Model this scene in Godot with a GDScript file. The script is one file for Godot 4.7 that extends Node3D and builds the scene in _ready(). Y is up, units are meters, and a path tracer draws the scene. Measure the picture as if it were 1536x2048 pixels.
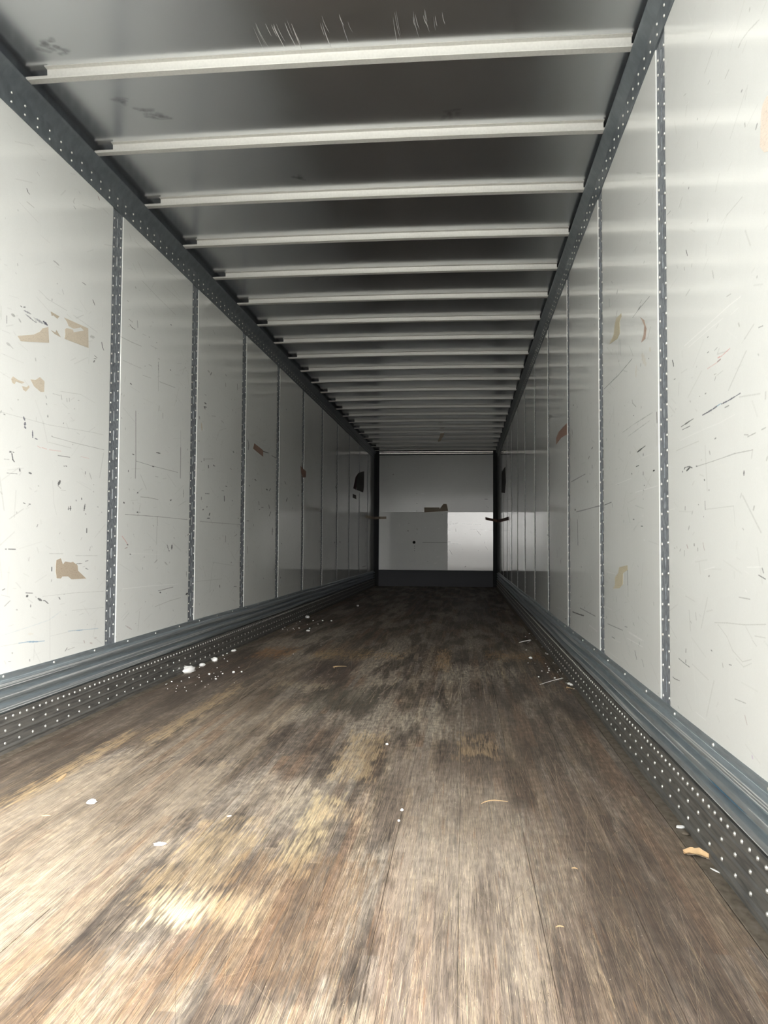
extends Node3D
# An empty box trailer seen from its open rear end. x runs across, y up, z towards the doors; the floor is y = 0 and the camera stands at z = 0.

const HALF := 1.239        # half the width between the wall posts
const ROOF := 2.752        # underside of the roof sheet
const BOW := 2.717         # underside of the roof bows at the walls
const NEAR := -0.31        # the open end
const FRONT := -16.16      # the front wall
const KICK := 0.313        # height of the scuff plates
const RAIL := 2.564        # lower edge of the upper rails
const PITCH := 1.2192      # distance between wall posts
const POST0 := -3.970      # first post of either wall that the photograph shows on both

var rng := RandomNumberGenerator.new()
var taken := {}
var mats := {}

func _ready() -> void:
	rng.seed = 7
	# --- camera, sky, exposure ---
	var cam := Camera3D.new()
	cam.name = "camera"
	cam.position = Vector3(0.571, 0.827, 0.0)
	cam.basis = Basis.from_euler(Vector3(deg_to_rad(2.36), deg_to_rad(5.72), deg_to_rad(0.32)))
	cam.fov = 2.0 * rad_to_deg(atan(1024.0 / 1600.0))
	cam.near = 0.02
	cam.far = 200.0
	add_child(cam)
	cam.current = true
	var env := Environment.new()
	var sky_mat := ProceduralSkyMaterial.new()
	sky_mat.sky_top_color = Color(0.83, 0.85, 0.87)
	sky_mat.sky_horizon_color = Color(0.96, 0.95, 0.93)
	sky_mat.sky_curve = 0.25
	sky_mat.ground_bottom_color = Color(0.42, 0.41, 0.39)
	sky_mat.ground_horizon_color = Color(0.62, 0.61, 0.59)
	sky_mat.sky_energy_multiplier = 1.0
	sky_mat.ground_energy_multiplier = 1.0
	sky_mat.sun_angle_max = 90.0
	sky_mat.sun_curve = 1.0
	var sky := Sky.new()
	sky.sky_material = sky_mat
	env.background_mode = Environment.BG_SKY
	env.sky = sky
	env.ambient_light_source = Environment.AMBIENT_SOURCE_SKY
	env.tonemap_mode = Environment.TONE_MAPPER_LINEAR
	env.tonemap_exposure = 3.75
	env.sdfgi_enabled = true
	env.ssao_enabled = true
	env.ssil_enabled = true
	var we := WorldEnvironment.new()
	we.name = "daylight"
	we.environment = env
	add_child(we)
	# the sun behind thin cloud, high on the right: the sky only glows round it
	var sun := DirectionalLight3D.new()
	sun.name = "veiled_sun"
	sun.sky_mode = DirectionalLight3D.SKY_MODE_SKY_ONLY
	sun.light_color = Color(1.0, 0.99, 0.975)
	sun.light_energy = 11.5
	sun.shadow_enabled = true
	add_child(sun)
	sun.look_at_from_position(Vector3(18.0, 6.5, 4.0), Vector3.ZERO)
	make_materials()
	# --- the shell ---
	build_ground()
	build_floor()
	build_walls()
	build_scuff_plates()
	build_rails()
	build_ceiling()
	build_front_wall()
	# --- things ---
	build_bows()
	build_posts()
	build_tape()
	build_debris()

# ---------------------------------------------------------------- helpers
func numbered(called: String) -> String:
	if not taken.has(called):
		taken[called] = 0
		return called
	taken[called] += 1
	return "%s_%03d" % [called, taken[called]]

func obj(called: String, mesh: Mesh, m: Material, parent: Node3D = self, kind := "") -> MeshInstance3D:
	var o := MeshInstance3D.new()
	o.name = numbered(called) if parent == self else called
	o.mesh = mesh
	o.material_override = m
	o.cast_shadow = GeometryInstance3D.SHADOW_CASTING_SETTING_ON
	parent.add_child(o, true)
	if kind:
		o.set_meta("kind", kind)
	return o

func thing(called: String, label: String, category: String, at := Vector3.ZERO, group := "") -> Node3D:
	var o := Node3D.new()
	o.name = numbered(called)
	add_child(o, true)
	o.position = at
	return tag(o, label, category, group)

func tag(o: Node3D, label: String, category: String, group := "") -> Node3D:
	o.set_meta("label", label)
	o.set_meta("category", category)
	if group:
		o.set_meta("group", group)
	return o

func struct(called: String, label := "", category := "") -> Node3D:
	var o := Node3D.new()
	o.name = called
	add_child(o, true)
	o.set_meta("kind", "structure")
	if label:
		o.set_meta("label", label)
		o.set_meta("category", category)
	return o

func begin() -> SurfaceTool:
	var st := SurfaceTool.new()
	st.begin(Mesh.PRIMITIVE_TRIANGLES)
	return st

func tri(st: SurfaceTool, a: Vector3, b: Vector3, c: Vector3, n: Vector3) -> void:
	# front faces run clockwise seen from the side n points to
	if (b - a).cross(c - a).dot(n) > 0.0:
		var t := b
		b = c
		c = t
	for v in [a, b, c]:
		st.set_normal(n)
		st.set_uv(Vector2.ZERO)
		st.add_vertex(v)

func quad(st: SurfaceTool, a: Vector3, b: Vector3, c: Vector3, d: Vector3, n: Vector3, uvs: Array = []) -> void:
	var v := [a, b, c, d]
	var o := [0, 1, 2, 0, 2, 3]
	if (b - a).cross(c - a).dot(n) > 0.0:
		o = [0, 2, 1, 0, 3, 2]
	for i in o:
		st.set_normal(n)
		st.set_uv(uvs[i] if uvs.size() == 4 else Vector2.ZERO)
		st.add_vertex(v[i])

func box(st: SurfaceTool, lo: Vector3, hi: Vector3) -> void:
	var p := [Vector3(lo.x, lo.y, lo.z), Vector3(hi.x, lo.y, lo.z), Vector3(hi.x, hi.y, lo.z), Vector3(lo.x, hi.y, lo.z), Vector3(lo.x, lo.y, hi.z), Vector3(hi.x, lo.y, hi.z), Vector3(hi.x, hi.y, hi.z), Vector3(lo.x, hi.y, hi.z)]
	quad(st, p[0], p[1], p[2], p[3], Vector3.FORWARD)
	quad(st, p[4], p[5], p[6], p[7], Vector3.BACK)
	quad(st, p[0], p[1], p[5], p[4], Vector3.DOWN)
	quad(st, p[3], p[2], p[6], p[7], Vector3.UP)
	quad(st, p[0], p[3], p[7], p[4], Vector3.LEFT)
	quad(st, p[1], p[2], p[6], p[5], Vector3.RIGHT)

# A closed outline pushed along an axis. "spot" turns (outline point, distance) into a place.
func push(st: SurfaceTool, outline: PackedVector2Array, stops: PackedFloat32Array, spot: Callable, smooth_angle := 40.0) -> void:
	var n := outline.size()
	var area := 0.0
	for i in n:
		area += outline[i].cross(outline[(i + 1) % n])
	var turn := 1.0 if area > 0.0 else -1.0
	var edge_n := PackedVector2Array()
	for i in n:
		var e := (outline[(i + 1) % n] - outline[i]).normalized()
		edge_n.append(Vector2(e.y, -e.x) * turn)
	for i in n:
		var j := (i + 1) % n
		var n0 := edge_n[i]
		var n1 := edge_n[i]
		var before := edge_n[(i + n - 1) % n]
		var after := edge_n[j]
		if rad_to_deg(acos(clampf(n0.dot(before), -1, 1))) < smooth_angle:
			n0 = (n0 + before).normalized()
		if rad_to_deg(acos(clampf(n1.dot(after), -1, 1))) < smooth_angle:
			n1 = (n1 + after).normalized()
		for k in stops.size() - 1:
			var a: Vector3 = spot.call(outline[i], stops[k])
			var b: Vector3 = spot.call(outline[j], stops[k])
			var c: Vector3 = spot.call(outline[j], stops[k + 1])
			var d: Vector3 = spot.call(outline[i], stops[k + 1])
			var z: Vector3 = spot.call(Vector2.ZERO, stops[k])
			var w0: Vector3 = (spot.call(n0, stops[k]) - z).normalized()
			var w1: Vector3 = (spot.call(n1, stops[k]) - z).normalized()
			var v := [a, b, c, d]
			var nn := [w0, w1, w1, w0]
			var o := [0, 1, 2, 0, 2, 3]
			if (b - a).cross(c - a).dot(w0 + w1) > 0.0:
				o = [0, 2, 1, 0, 3, 2]
			for q in o:
				st.set_normal(nn[q])
				st.set_uv(Vector2(v[q].z, v[q].y))
				st.add_vertex(v[q])
	var tris := Geometry2D.triangulate_polygon(outline)
	for at in [stops[0], stops[stops.size() - 1]]:
		var other: float = stops[1] if at == stops[0] else stops[stops.size() - 2]
		var out: Vector3 = (spot.call(outline[0], at) - spot.call(outline[0], other)).normalized()
		for t in tris.size() / 3:
			tri(st, spot.call(outline[tris[t * 3]], at), spot.call(outline[tris[t * 3 + 1]], at), spot.call(outline[tris[t * 3 + 2]], at), out)

# A rivet or screw head: a low dome.
func dome(st: SurfaceTool, at: Vector3, n: Vector3, r: float, h: float, sides := 8) -> void:
	var u := n.cross(Vector3.UP if absf(n.y) < 0.9 else Vector3.RIGHT).normalized()
	var w := n.cross(u)
	var rings := []
	for k in 3:
		var ring := []
		var rr: float = [1.0, 0.72, 0.0][k]
		var hh: float = [0.0, 0.75, 1.0][k]
		for s in sides:
			var a := TAU * s / sides
			ring.append([at + (u * cos(a) + w * sin(a)) * r * rr + n * h * hh, ((u * cos(a) + w * sin(a)) * rr + n * (0.25 + hh)).normalized()])
		rings.append(ring)
	for k in 2:
		for s in sides:
			var t := (s + 1) % sides
			var q := [rings[k][s], rings[k][t], rings[k + 1][t], rings[k + 1][s]]
			var order := [0, 1, 2, 0, 2, 3] if k == 0 else [0, 1, 2]
			if (q[1][0] - q[0][0]).cross(q[2][0] - q[0][0]).dot(n + q[0][1]) > 0.0:
				order = [0, 2, 1, 0, 3, 2] if k == 0 else [0, 2, 1]
			for o in order:
				st.set_normal(q[o][1])
				st.set_uv(Vector2.ZERO)
				st.add_vertex(q[o][0])

func mat(called: String, color: Color, rough: float, metal := 0.0, spec := 0.5) -> StandardMaterial3D:
	var m := StandardMaterial3D.new()
	m.resource_name = called
	m.albedo_color = color
	m.roughness = rough
	m.metallic = metal
	m.metallic_specular = spec
	mats[called] = m
	return m

func noise_map(freq: float, seed_at: int, ramp: Array, size := 512, octaves := 4) -> NoiseTexture2D:
	var n := FastNoiseLite.new()
	n.seed = seed_at
	n.frequency = freq
	n.fractal_octaves = octaves
	var t := NoiseTexture2D.new()
	t.noise = n
	t.seamless = true
	t.width = size
	t.height = size
	var g := Gradient.new()
	var offs := PackedFloat32Array()
	var cols := PackedColorArray()
	for i in ramp.size():
		offs.append(float(i) / (ramp.size() - 1))
		cols.append(ramp[i])
	g.offsets = offs
	g.colors = cols
	t.color_ramp = g
	return t

func make_materials() -> void:
	var m := mat("galvanised", Color(0.62, 0.64, 0.66), 0.42, 0.75)
	m.albedo_texture = noise_map(0.03, 3, [Color(0.55, 0.56, 0.58), Color(0.8, 0.81, 0.83), Color(0.95, 0.95, 0.96)])
	m.uv1_triplanar = true
	m.uv1_world_triplanar = true
	m.uv1_scale = Vector3.ONE * 3.0
	m = mat("post_steel", Color(0.66, 0.68, 0.70), 0.5, 0.45)
	m.albedo_texture = noise_map(0.03, 11, [Color(0.66, 0.67, 0.69), Color(0.86, 0.87, 0.88), Color(1, 1, 1)])
	m.uv1_triplanar = true
	m.uv1_world_triplanar = true
	m.uv1_scale = Vector3(4.0, 2.0, 4.0)
	m = mat("lit_slot_back", Color(0.95, 0.95, 0.94), 0.6, 0.0)  # light caught inside the slots, put into a near-white colour
	m = mat("rail_steel", Color(0.50, 0.53, 0.55), 0.45, 0.45)
	m.albedo_texture = noise_map(0.02, 5, [Color(0.75, 0.76, 0.78), Color(0.95, 0.95, 0.95)])
	m.uv1_triplanar = true
	m.uv1_world_triplanar = true
	m.uv1_scale = Vector3.ONE * 1.5
	m = mat("scuff_steel", Color(0.73, 0.77, 0.79), 0.36, 0.75)
	m.albedo_texture = noise_map(0.02, 6, [Color(0.86, 0.87, 0.88), Color(0.97, 0.97, 0.97), Color(1, 1, 1)])
	m.uv1_triplanar = true
	m.uv1_world_triplanar = true
	m.uv1_scale = Vector3(9.0, 9.0, 0.8)
	m = mat("scuff_base", Color(0.48, 0.48, 0.475), 0.5, 0.4)
	m.albedo_texture = noise_map(0.02, 8, [Color(0.6, 0.6, 0.6), Color(0.9, 0.89, 0.87), Color(1, 0.98, 0.95)])
	m.uv1_triplanar = true
	m.uv1_world_triplanar = true
	m.uv1_scale = Vector3(6.0, 6.0, 0.5)
	mat("rivet", Color(0.90, 0.90, 0.88), 0.35, 0.7)
	m = mat("roof_sheet", Color(0.86, 0.87, 0.88), 0.21, 0.95)
	m = mat("bow_steel", Color(0.84, 0.84, 0.82), 0.5, 0.35)
	m.albedo_texture = noise_map(0.03, 9, [Color(0.94, 0.94, 0.94), Color(1, 1, 1)])
	m.uv1_triplanar = true
	m.uv1_world_triplanar = true
	m.uv1_scale = Vector3.ONE * 4.0
	mat("corner_steel", Color(0.30, 0.31, 0.32), 0.5, 0.5)
	mat("front_kick", Color(0.26, 0.265, 0.28), 0.55, 0.4)
	mat("bead", Color(0.93, 0.92, 0.90), 0.25, 0.8)
	m = mat("edge_plate", Color(0.50, 0.47, 0.43), 0.7, 0.3)
	m.albedo_texture = noise_map(0.02, 12, [Color(0.7, 0.68, 0.64), Color(0.9, 0.88, 0.85), Color(1, 1, 1)])
	m.uv1_triplanar = true
	m.uv1_world_triplanar = true
	m.uv1_scale = Vector3(3.0, 3.0, 2.0)
	mat("skin", Color(0.8, 0.8, 0.78), 0.5)
	mat("asphalt", Color(0.52, 0.52, 0.51), 0.9)
	mat("foam", Color(0.96, 0.96, 0.95), 0.8)
	mat("paper", Color(0.93, 0.93, 0.92), 0.8)
	mat("wood_chip", Color(0.76, 0.65, 0.50), 0.8)
	m = mat("dry_leaf", Color(0.84, 0.71, 0.54), 0.8)
	m.backlight_enabled = true
	m.backlight = Color(0.15, 0.1, 0.05)
	mat("painted_hole_shade", Color(0.02, 0.02, 0.02), 0.9)  # shade inside the front wall hole, painted as a black disc
	var tape := {"tan": Color(0.80, 0.76, 0.69), "tan2": Color(0.74, 0.70, 0.63), "brown": Color(0.70, 0.65, 0.58), "red": Color(0.58, 0.47, 0.42), "dark": Color(0.34, 0.33, 0.32), "maroon": Color(0.30, 0.17, 0.18), "pale": Color(0.72, 0.69, 0.60), "pink": Color(0.68, 0.60, 0.55), "rust": Color(0.88, 0.83, 0.78)}
	var grain := noise_map(0.03, 21, [Color(0.88, 0.87, 0.86), Color(1, 1, 1), Color(0.92, 0.91, 0.89)])
	for k in tape:
		m = mat("tape_" + k, tape[k], 0.7)
		m.albedo_texture = grain
		m.uv1_triplanar = true
		m.uv1_world_triplanar = true
		m.uv1_scale = Vector3(5.0, 9.0, 3.0)

# ---------------------------------------------------------------- painting
const INK := {"k": Color(0.10, 0.10, 0.11), "g": Color(0.42, 0.42, 0.41), "l": Color(0.62, 0.62, 0.60), "r": Color(0.82, 0.45, 0.42), "p": Color(0.50, 0.38, 0.37), "b": Color(0.25, 0.45, 0.62), "n": Color(0.16, 0.16, 0.22), "w": Color(0.98, 0.98, 0.97), "t": Color(0.80, 0.70, 0.55), "v": Color(0.6, 0.4, 0.7)}

# One stroke from p to q (pixels) with an oval brush; ragged so that it reads as a scuff.
func stroke(buf: PackedByteArray, w: int, h: int, p: Vector2, q: Vector2, rx: float, ry: float, col: Color, alpha: float, rough := 0.25) -> void:
	alpha *= minf(1.0, rx / 0.6) * minf(1.0, ry / 0.6) if minf(rx, ry) < 0.6 else 1.0
	rx = maxf(rx, 0.6)
	ry = maxf(ry, 0.6)
	var x0 := maxi(0, int(minf(p.x, q.x) - rx - 1))
	var x1 := mini(w - 1, int(maxf(p.x, q.x) + rx + 1))
	var y0 := maxi(0, int(minf(p.y, q.y) - ry - 1))
	var y1 := mini(h - 1, int(maxf(p.y, q.y) + ry + 1))
	var s := Vector2(1.0 / rx, 1.0 / ry)
	var a := p * s
	var d := q * s - a
	var l2 := maxf(d.length_squared(), 1e-6)
	var soft := minf(1.0, 1.0 / minf(rx, ry))
	var cr := int(col.r * 255)
	var cg := int(col.g * 255)
	var cb := int(col.b * 255)
	var broad := minf(rx, ry) > 1.2
	var ph := rng.randf() * TAU
	for y in range(y0, y1 + 1):
		for x in range(x0, x1 + 1):
			var c := Vector2(x, y) * s
			var t := clampf((c - a).dot(d) / l2, 0.0, 1.0)
			var fat := (0.5 + 0.5 * sin(PI * t)) * (0.82 + 0.22 * sin(t * 19.0 + ph) + 0.14 * sin(t * 53.0 + ph * 3.0)) if broad and l2 > 1.0 else 1.0
			var e := (fat + soft * 0.5 - (c - a - d * t).length()) / soft
			if e <= 0.0:
				continue
			var f := minf(e, 1.0) * alpha * (1.0 - rough * rng.randf())
			var i := (y * w + x) * 3
			buf[i] = int(lerpf(buf[i], cr, f))
			buf[i + 1] = int(lerpf(buf[i + 1], cg, f))
			buf[i + 2] = int(lerpf(buf[i + 2], cb, f))

func as_texture(buf: PackedByteArray, w: int, h: int) -> ImageTexture:
	var im := Image.create_from_data(w, h, false, Image.FORMAT_RGB8, buf)
	im.generate_mipmaps()
	return ImageTexture.create_from_image(im)

# Painted sheet, white and worn. u runs with the distance from the doors (or with x on the front wall), v downwards.
func worn_sheet(w: int, h: int, seed_at: int, lo: Vector2, hi: Vector2, marks: Array, squash: float, wear := 1.0) -> ImageTexture:
	var n := FastNoiseLite.new()
	n.seed = seed_at
	n.frequency = 3.0 / h
	var small := n.get_image(w / 4, h / 4)
	small.convert(Image.FORMAT_L8)
	small.resize(w, h, Image.INTERPOLATE_BILINEAR)
	var low := small.get_data()
	var buf := PackedByteArray()
	buf.resize(w * h * 3)
	for i in w * h:
		var b := (low[i] - 128) / 22 + (rng.randi() & 3)
		buf[i * 3] = 223 + b
		buf[i * 3 + 1] = 225 + b
		buf[i * 3 + 2] = 222 + b
	var sx := w / (hi.x - lo.x)
	var sy := h / (hi.y - lo.y)
	# faint rubbing everywhere
	for k in int(170 * wear):
		var p := Vector2(rng.randf() * w, pow(rng.randf(), 0.8) * h)
		var a := rng.randf_range(-0.5, 0.5) if rng.randf() < 0.7 else rng.randf_range(-1.6, 1.6)
		var len := 0.015 + 0.16 * pow(rng.randf(), 2.5)
		var q := p + Vector2(cos(a) * sx, sin(a) * sy) * len
		stroke(buf, w, h, p, q, 0.0016 * sx * squash, 0.0016 * sy, INK[["l", "g", "l", "w"][rng.randi() % 4]], rng.randf_range(0.08, 0.24), 0.7)
	# specks and little nicks
	for k in int(38 * wear):
		var p := Vector2(rng.randf() * w, h * (0.25 + 0.75 * rng.randf()))
		var q := p + Vector2(rng.randf_range(-0.01, 0.01) * sx, rng.randf_range(-0.012, 0.012) * sy)
		var r := rng.randf_range(0.001, 0.0025)
		stroke(buf, w, h, p, q, r * sx * squash, r * sy, INK[["k", "g", "g"][rng.randi() % 3]], rng.randf_range(0.15, 0.45), 0.5)
	for m in marks:
		var pts: PackedVector2Array = m[3]
		for k in pts.size() - 1:
			var p := Vector2((pts[k].x - lo.x) * sx, (hi.y - pts[k].y) * sy)
			var q := Vector2((pts[k + 1].x - lo.x) * sx, (hi.y - pts[k + 1].y) * sy)
			var r: float = m[1] * 0.0005
			stroke(buf, w, h, p, q, r * sx * squash, r * sy, INK[m[0]], m[2] * (0.8 if m[0] == "k" else 0.9), 0.45)
	return as_texture(buf, w, h)

# Wear marks of one wall: ink, width in mm, strength, then pairs of (metres from the camera, height).
func marks_of(wall: String, lo: Vector2, hi: Vector2) -> Array:
	var found := []
	for line in MARKS.split("\n", false):
		if line[0] != wall:
			continue
		var f := line.split(" ", false)
		var pts := PackedVector2Array()
		var inside := false
		for k in range(3, f.size() - 1, 2):
			var p := Vector2(float(f[k]), float(f[k + 1]))
			inside = inside or (p.x > lo.x - 0.02 and p.x < hi.x + 0.02)
			pts.append(p)
		if inside:
			var head := f[0]
			found.append([head[1], float(f[1]), float(f[2]), pts])
	return found

# ---------------------------------------------------------------- shell
func build_ground() -> void:
	var st := begin()
	box(st, Vector3(-40, -1.45, -20), Vector3(40, -1.25, 60))
	var o := obj("ground", st.commit(), mats.asphalt, self, "structure")
	o.set_meta("label", "pale paved yard that the trailer stands on")

const BOARDS := [-1.18, -0.88, -0.61, -0.36, -0.17, 0.012, 0.2, 0.382, 0.56, 0.743, 0.96, 1.18]

func build_floor() -> void:
	var f := struct("floor", "worn laminated hardwood floor of long scratched boards", "floor")
	var st := begin()
	box(st, Vector3(-1.26, -0.09, FRONT - 0.05), Vector3(1.26, -0.03, NEAR))
	obj("subfloor", st.commit(), mats.corner_steel, f)
	# three sheets of wood: the near boards of either half, and the far boards
	var sheets := [[-1.18, 0.012, 1.2, 5.3, 2048], [0.012, 1.18, 1.2, 5.3, 2048], [-1.18, 1.18, 3.9, 16.16, 1024]]
	for k in 3:
		var m := mat("floor_wood_%d" % k, Color.WHITE, 0.62, 0.0, 0.5)
		var s: Array = sheets[k]
		var tex := floor_texture(s[0], s[1], s[2], s[3], s[4])
		m.albedo_texture = tex
		m.texture_repeat = false
		m.heightmap_enabled = true
		m.heightmap_texture = tex
		m.heightmap_scale = 0.07
	for b in BOARDS.size() - 1:
		var x0: float = BOARDS[b] + 0.0003
		var x1: float = BOARDS[b + 1] - 0.0003
		var ends := [0.31]
		if rng.randf() < 0.4:
			ends.append(rng.randf_range(1.6, 2.6))
		ends.append(rng.randf_range(4.0, 5.2))
		while ends[-1] < 11.5:
			ends.append(ends[-1] + rng.randf_range(3.2, 6.0))
		ends.append(16.15)
		for e in ends.size() - 1:
			st = begin()
			var z0: float = ends[e] + 0.0004
			var z1: float = ends[e + 1] - 0.0004
			var which := 2 if z0 > 3.95 else (0 if b < 5 else 1)
			var s: Array = sheets[which]
			var uv := func(x: float, z: float) -> Vector2: return Vector2((x - s[0]) / (s[1] - s[0]), log(maxf(z, 0.2) / s[2]) / log(s[3] / s[2]))
			var n := maxi(2, int(log(z1 / z0) * 16.0))
			var zs := []
			for k in n + 1:
				zs.append(z0 * pow(z1 / z0, float(k) / n))
			var prof := [Vector2(x0, -0.03), Vector2(x0, -0.001), Vector2(x0 + 0.0014, 0.0), Vector2(x1 - 0.0014, 0.0), Vector2(x1, -0.001), Vector2(x1, -0.03)]
			for k in n:
				for q in prof.size() - 1:
					var a: Vector2 = prof[q]
					var c: Vector2 = prof[q + 1]
					var nn := Vector3(-(c.y - a.y), c.x - a.x, 0).normalized()
					quad(st, Vector3(a.x, a.y, -zs[k]), Vector3(c.x, c.y, -zs[k]), Vector3(c.x, c.y, -zs[k + 1]), Vector3(a.x, a.y, -zs[k + 1]), nn, [uv.call(a.x, zs[k]), uv.call(c.x, zs[k]), uv.call(c.x, zs[k + 1]), uv.call(a.x, zs[k + 1])])
			for z in [z0, z1]:
				var face := Vector3(0, 0, 1) if z == z0 else Vector3(0, 0, -1)
				quad(st, Vector3(x0, -0.03, -z), Vector3(x1, -0.03, -z), Vector3(x1, -0.001, -z), Vector3(x0, -0.001, -z), face)
			st.generate_tangents()
			obj("floor_board", st.commit(), mats["floor_wood_%d" % which], f)
	for s in [-1.0, 1.0]:
		st = begin()
		push(st, PackedVector2Array([Vector2(1.1812, -0.03), Vector2(1.26, -0.03), Vector2(1.26, 0.0015), Vector2(1.183, 0.0015), Vector2(1.1812, 0.0)]), PackedFloat32Array([NEAR, -2, -4, -8, FRONT]), func(p: Vector2, z: float): return Vector3(p.x * s, p.y, z), 10.0)
		obj("edge_plate", st.commit(), mats.edge_plate, f).set_meta("label", "grey steel edge plate beside the boards")

func hash1(a: int, b: int) -> float:
	var v := (a * 374761393 + b * 668265263) & 0x7fffffff
	v = ((v ^ (v >> 13)) * 1274126177) & 0x7fffffff
	return float((v ^ (v >> 16)) & 0xffff) / 65535.0

# One sheet of the floor's surface. Its rows lie closer together towards the doors, where the boards are seen from near by.
func floor_texture(xa: float, xb: float, za: float, zb: float, n: int) -> ImageTexture:
	var low := FastNoiseLite.new()
	low.seed = 4
	low.frequency = 1.0
	low.fractal_octaves = 3
	var buf := PackedByteArray()
	var wide := xb - xa
	var ratio := log(zb / za)
	var half := n / 2
	buf.resize(n * half * 3)
	var tones := [Vector3(112, 92, 76), Vector3(134, 122, 110), Vector3(126, 96, 74), Vector3(88, 74, 64), Vector3(146, 126, 102), Vector3(104, 92, 82)]
	for j in half:
		var z := za * exp(ratio * (j + 0.5) / half)
		for i in n:
			var x := xa + wide * (i + 0.5) / n
			var k := int((x + 1.18) / 0.0337)
			var length := 0.5 + 1.3 * hash1(k, 91)
			var piece := int(z / length + 7.0 * hash1(k, 17))
			var t: Vector3 = tones[int(hash1(k, piece) * 5.99)]
			var dust := low.get_noise_2d(x * 2.2, z * 0.55 + 20.0)
			var dark := low.get_noise_2d(x * 5.5 + 50.0, z * 0.9)
			var fine := 0.55 * low.get_noise_2d(x * 200.0, z * 9.0 + 90.0) + 0.6 * low.get_noise_2d(x * 50.0, z * 5.0) + 0.6 * low.get_noise_2d(x * 26.0 + 9.0, z * 17.0)
			t = t.lerp(Vector3(118, 105, 92), 0.42)
			t = t.lerp(Vector3(160, 147, 131), clampf(dust * 2.2 + 0.12, 0.0, 0.7))
			t = t.lerp(Vector3(66, 56, 48), clampf(dark * 1.6 - 0.05, 0.0, 0.6))
			t = t.lerp(Vector3.ONE * (t.x + t.y + t.z) / 3.0, 0.2)
			t *= 0.98 + fine * 0.3
			var p := (j * n + i) * 3
			buf[p] = clampi(int(t.x), 20, 245)
			buf[p + 1] = clampi(int(t.y), 18, 240)
			buf[p + 2] = clampi(int(t.z), 16, 235)
	# patches where the wear shows: x from, x to, z from, z to, colour, strength, raggedness
	var patches := [
		[-0.85, -0.28, 1.45, 3.0, Vector3(166, 150, 130), 0.62, 0.7],
		[-0.70, -0.25, 3.0, 4.3, Vector3(160, 142, 120), 0.4, 0.9],
		[-1.18, -0.875, 2.0, 3.3, Vector3(84, 73, 62), 0.75, 0.5],
		[-1.18, -0.74, 3.15, 6.2, Vector3(80, 68, 58), 0.7, 0.6],
		[-0.78, -0.45, 3.9, 5.6, Vector3(104, 90, 74), 0.5, 0.8],
		[-0.78, -0.70, 3.3, 4.6, Vector3(184, 158, 122), 0.6, 1.1],
		[-0.90, -0.84, 2.35, 3.4, Vector3(186, 160, 122), 0.7, 1.0],
		[-0.14, 0.12, 1.73, 1.885, Vector3(224, 207, 174), 0.9, 0.75],
		[-0.20, 0.0, 1.85, 2.35, Vector3(190, 165, 126), 0.5, 1.1],
		[0.085, 0.17, 2.03, 2.62, Vector3(202, 182, 144), 0.75, 0.9],
		[0.13, 0.27, 2.42, 2.5, Vector3(196, 172, 140), 0.55, 1.0],
		[0.09, 0.24, 2.85, 3.5, Vector3(184, 160, 124), 0.6, 1.0],
		[-0.02, 0.06, 2.5, 2.75, Vector3(206, 190, 166), 0.5, 1.0],
		[0.37, 0.47, 5.4, 6.4, Vector3(176, 142, 104), 0.7, 0.8],
		[-1.0, -0.72, 5.85, 6.25, Vector3(186, 134, 86), 0.65, 1.0],
		[-0.55, -0.15, 5.85, 6.2, Vector3(178, 146, 100), 0.6, 1.0],
		[-0.15, 0.12, 5.95, 6.05, Vector3(196, 160, 116), 0.6, 1.0],
		[0.74, 1.15, 5.95, 6.25, Vector3(176, 138, 96), 0.6, 1.0],
		[-0.47, -0.15, 4.75, 5.6, Vector3(72, 60, 54), 0.7, 0.5],
		[-0.24, 0.12, 3.95, 4.6, Vector3(78, 74, 64), 0.6, 0.5],
		[-0.55, -0.2, 4.62, 4.74, Vector3(176, 160, 132), 0.55, 1.0],
		[0.385, 0.742, 1.2, 2.35, Vector3(172, 156, 142), 0.62, 0.7],
		[0.3, 0.742, 2.3, 3.3, Vector3(140, 124, 110), 0.45, 0.8],
		[0.745, 1.18, 1.2, 3.0, Vector3(104, 86, 74), 0.5, 0.8],
		[0.5, 1.1, 3.0, 4.6, Vector3(92, 80, 70), 0.5, 0.7],
		[0.21, 0.42, 1.2, 1.46, Vector3(186, 168, 144), 0.45, 0.9],
		[0.62, 0.8, 1.2, 1.42, Vector3(170, 156, 140), 0.4, 0.9],
		[0.0, 0.34, 1.5, 2.1, Vector3(124, 98, 74), 0.5, 0.8],
		[-0.35, 0.05, 1.2, 1.6, Vector3(134, 108, 82), 0.45, 0.9],
		[0.55, 0.7, 3.2, 3.5, Vector3(178, 152, 116), 0.5, 1.0],
		[0.5, 0.9, 8.5, 12.0, Vector3(104, 100, 96), 0.5, 1.0]]
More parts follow.
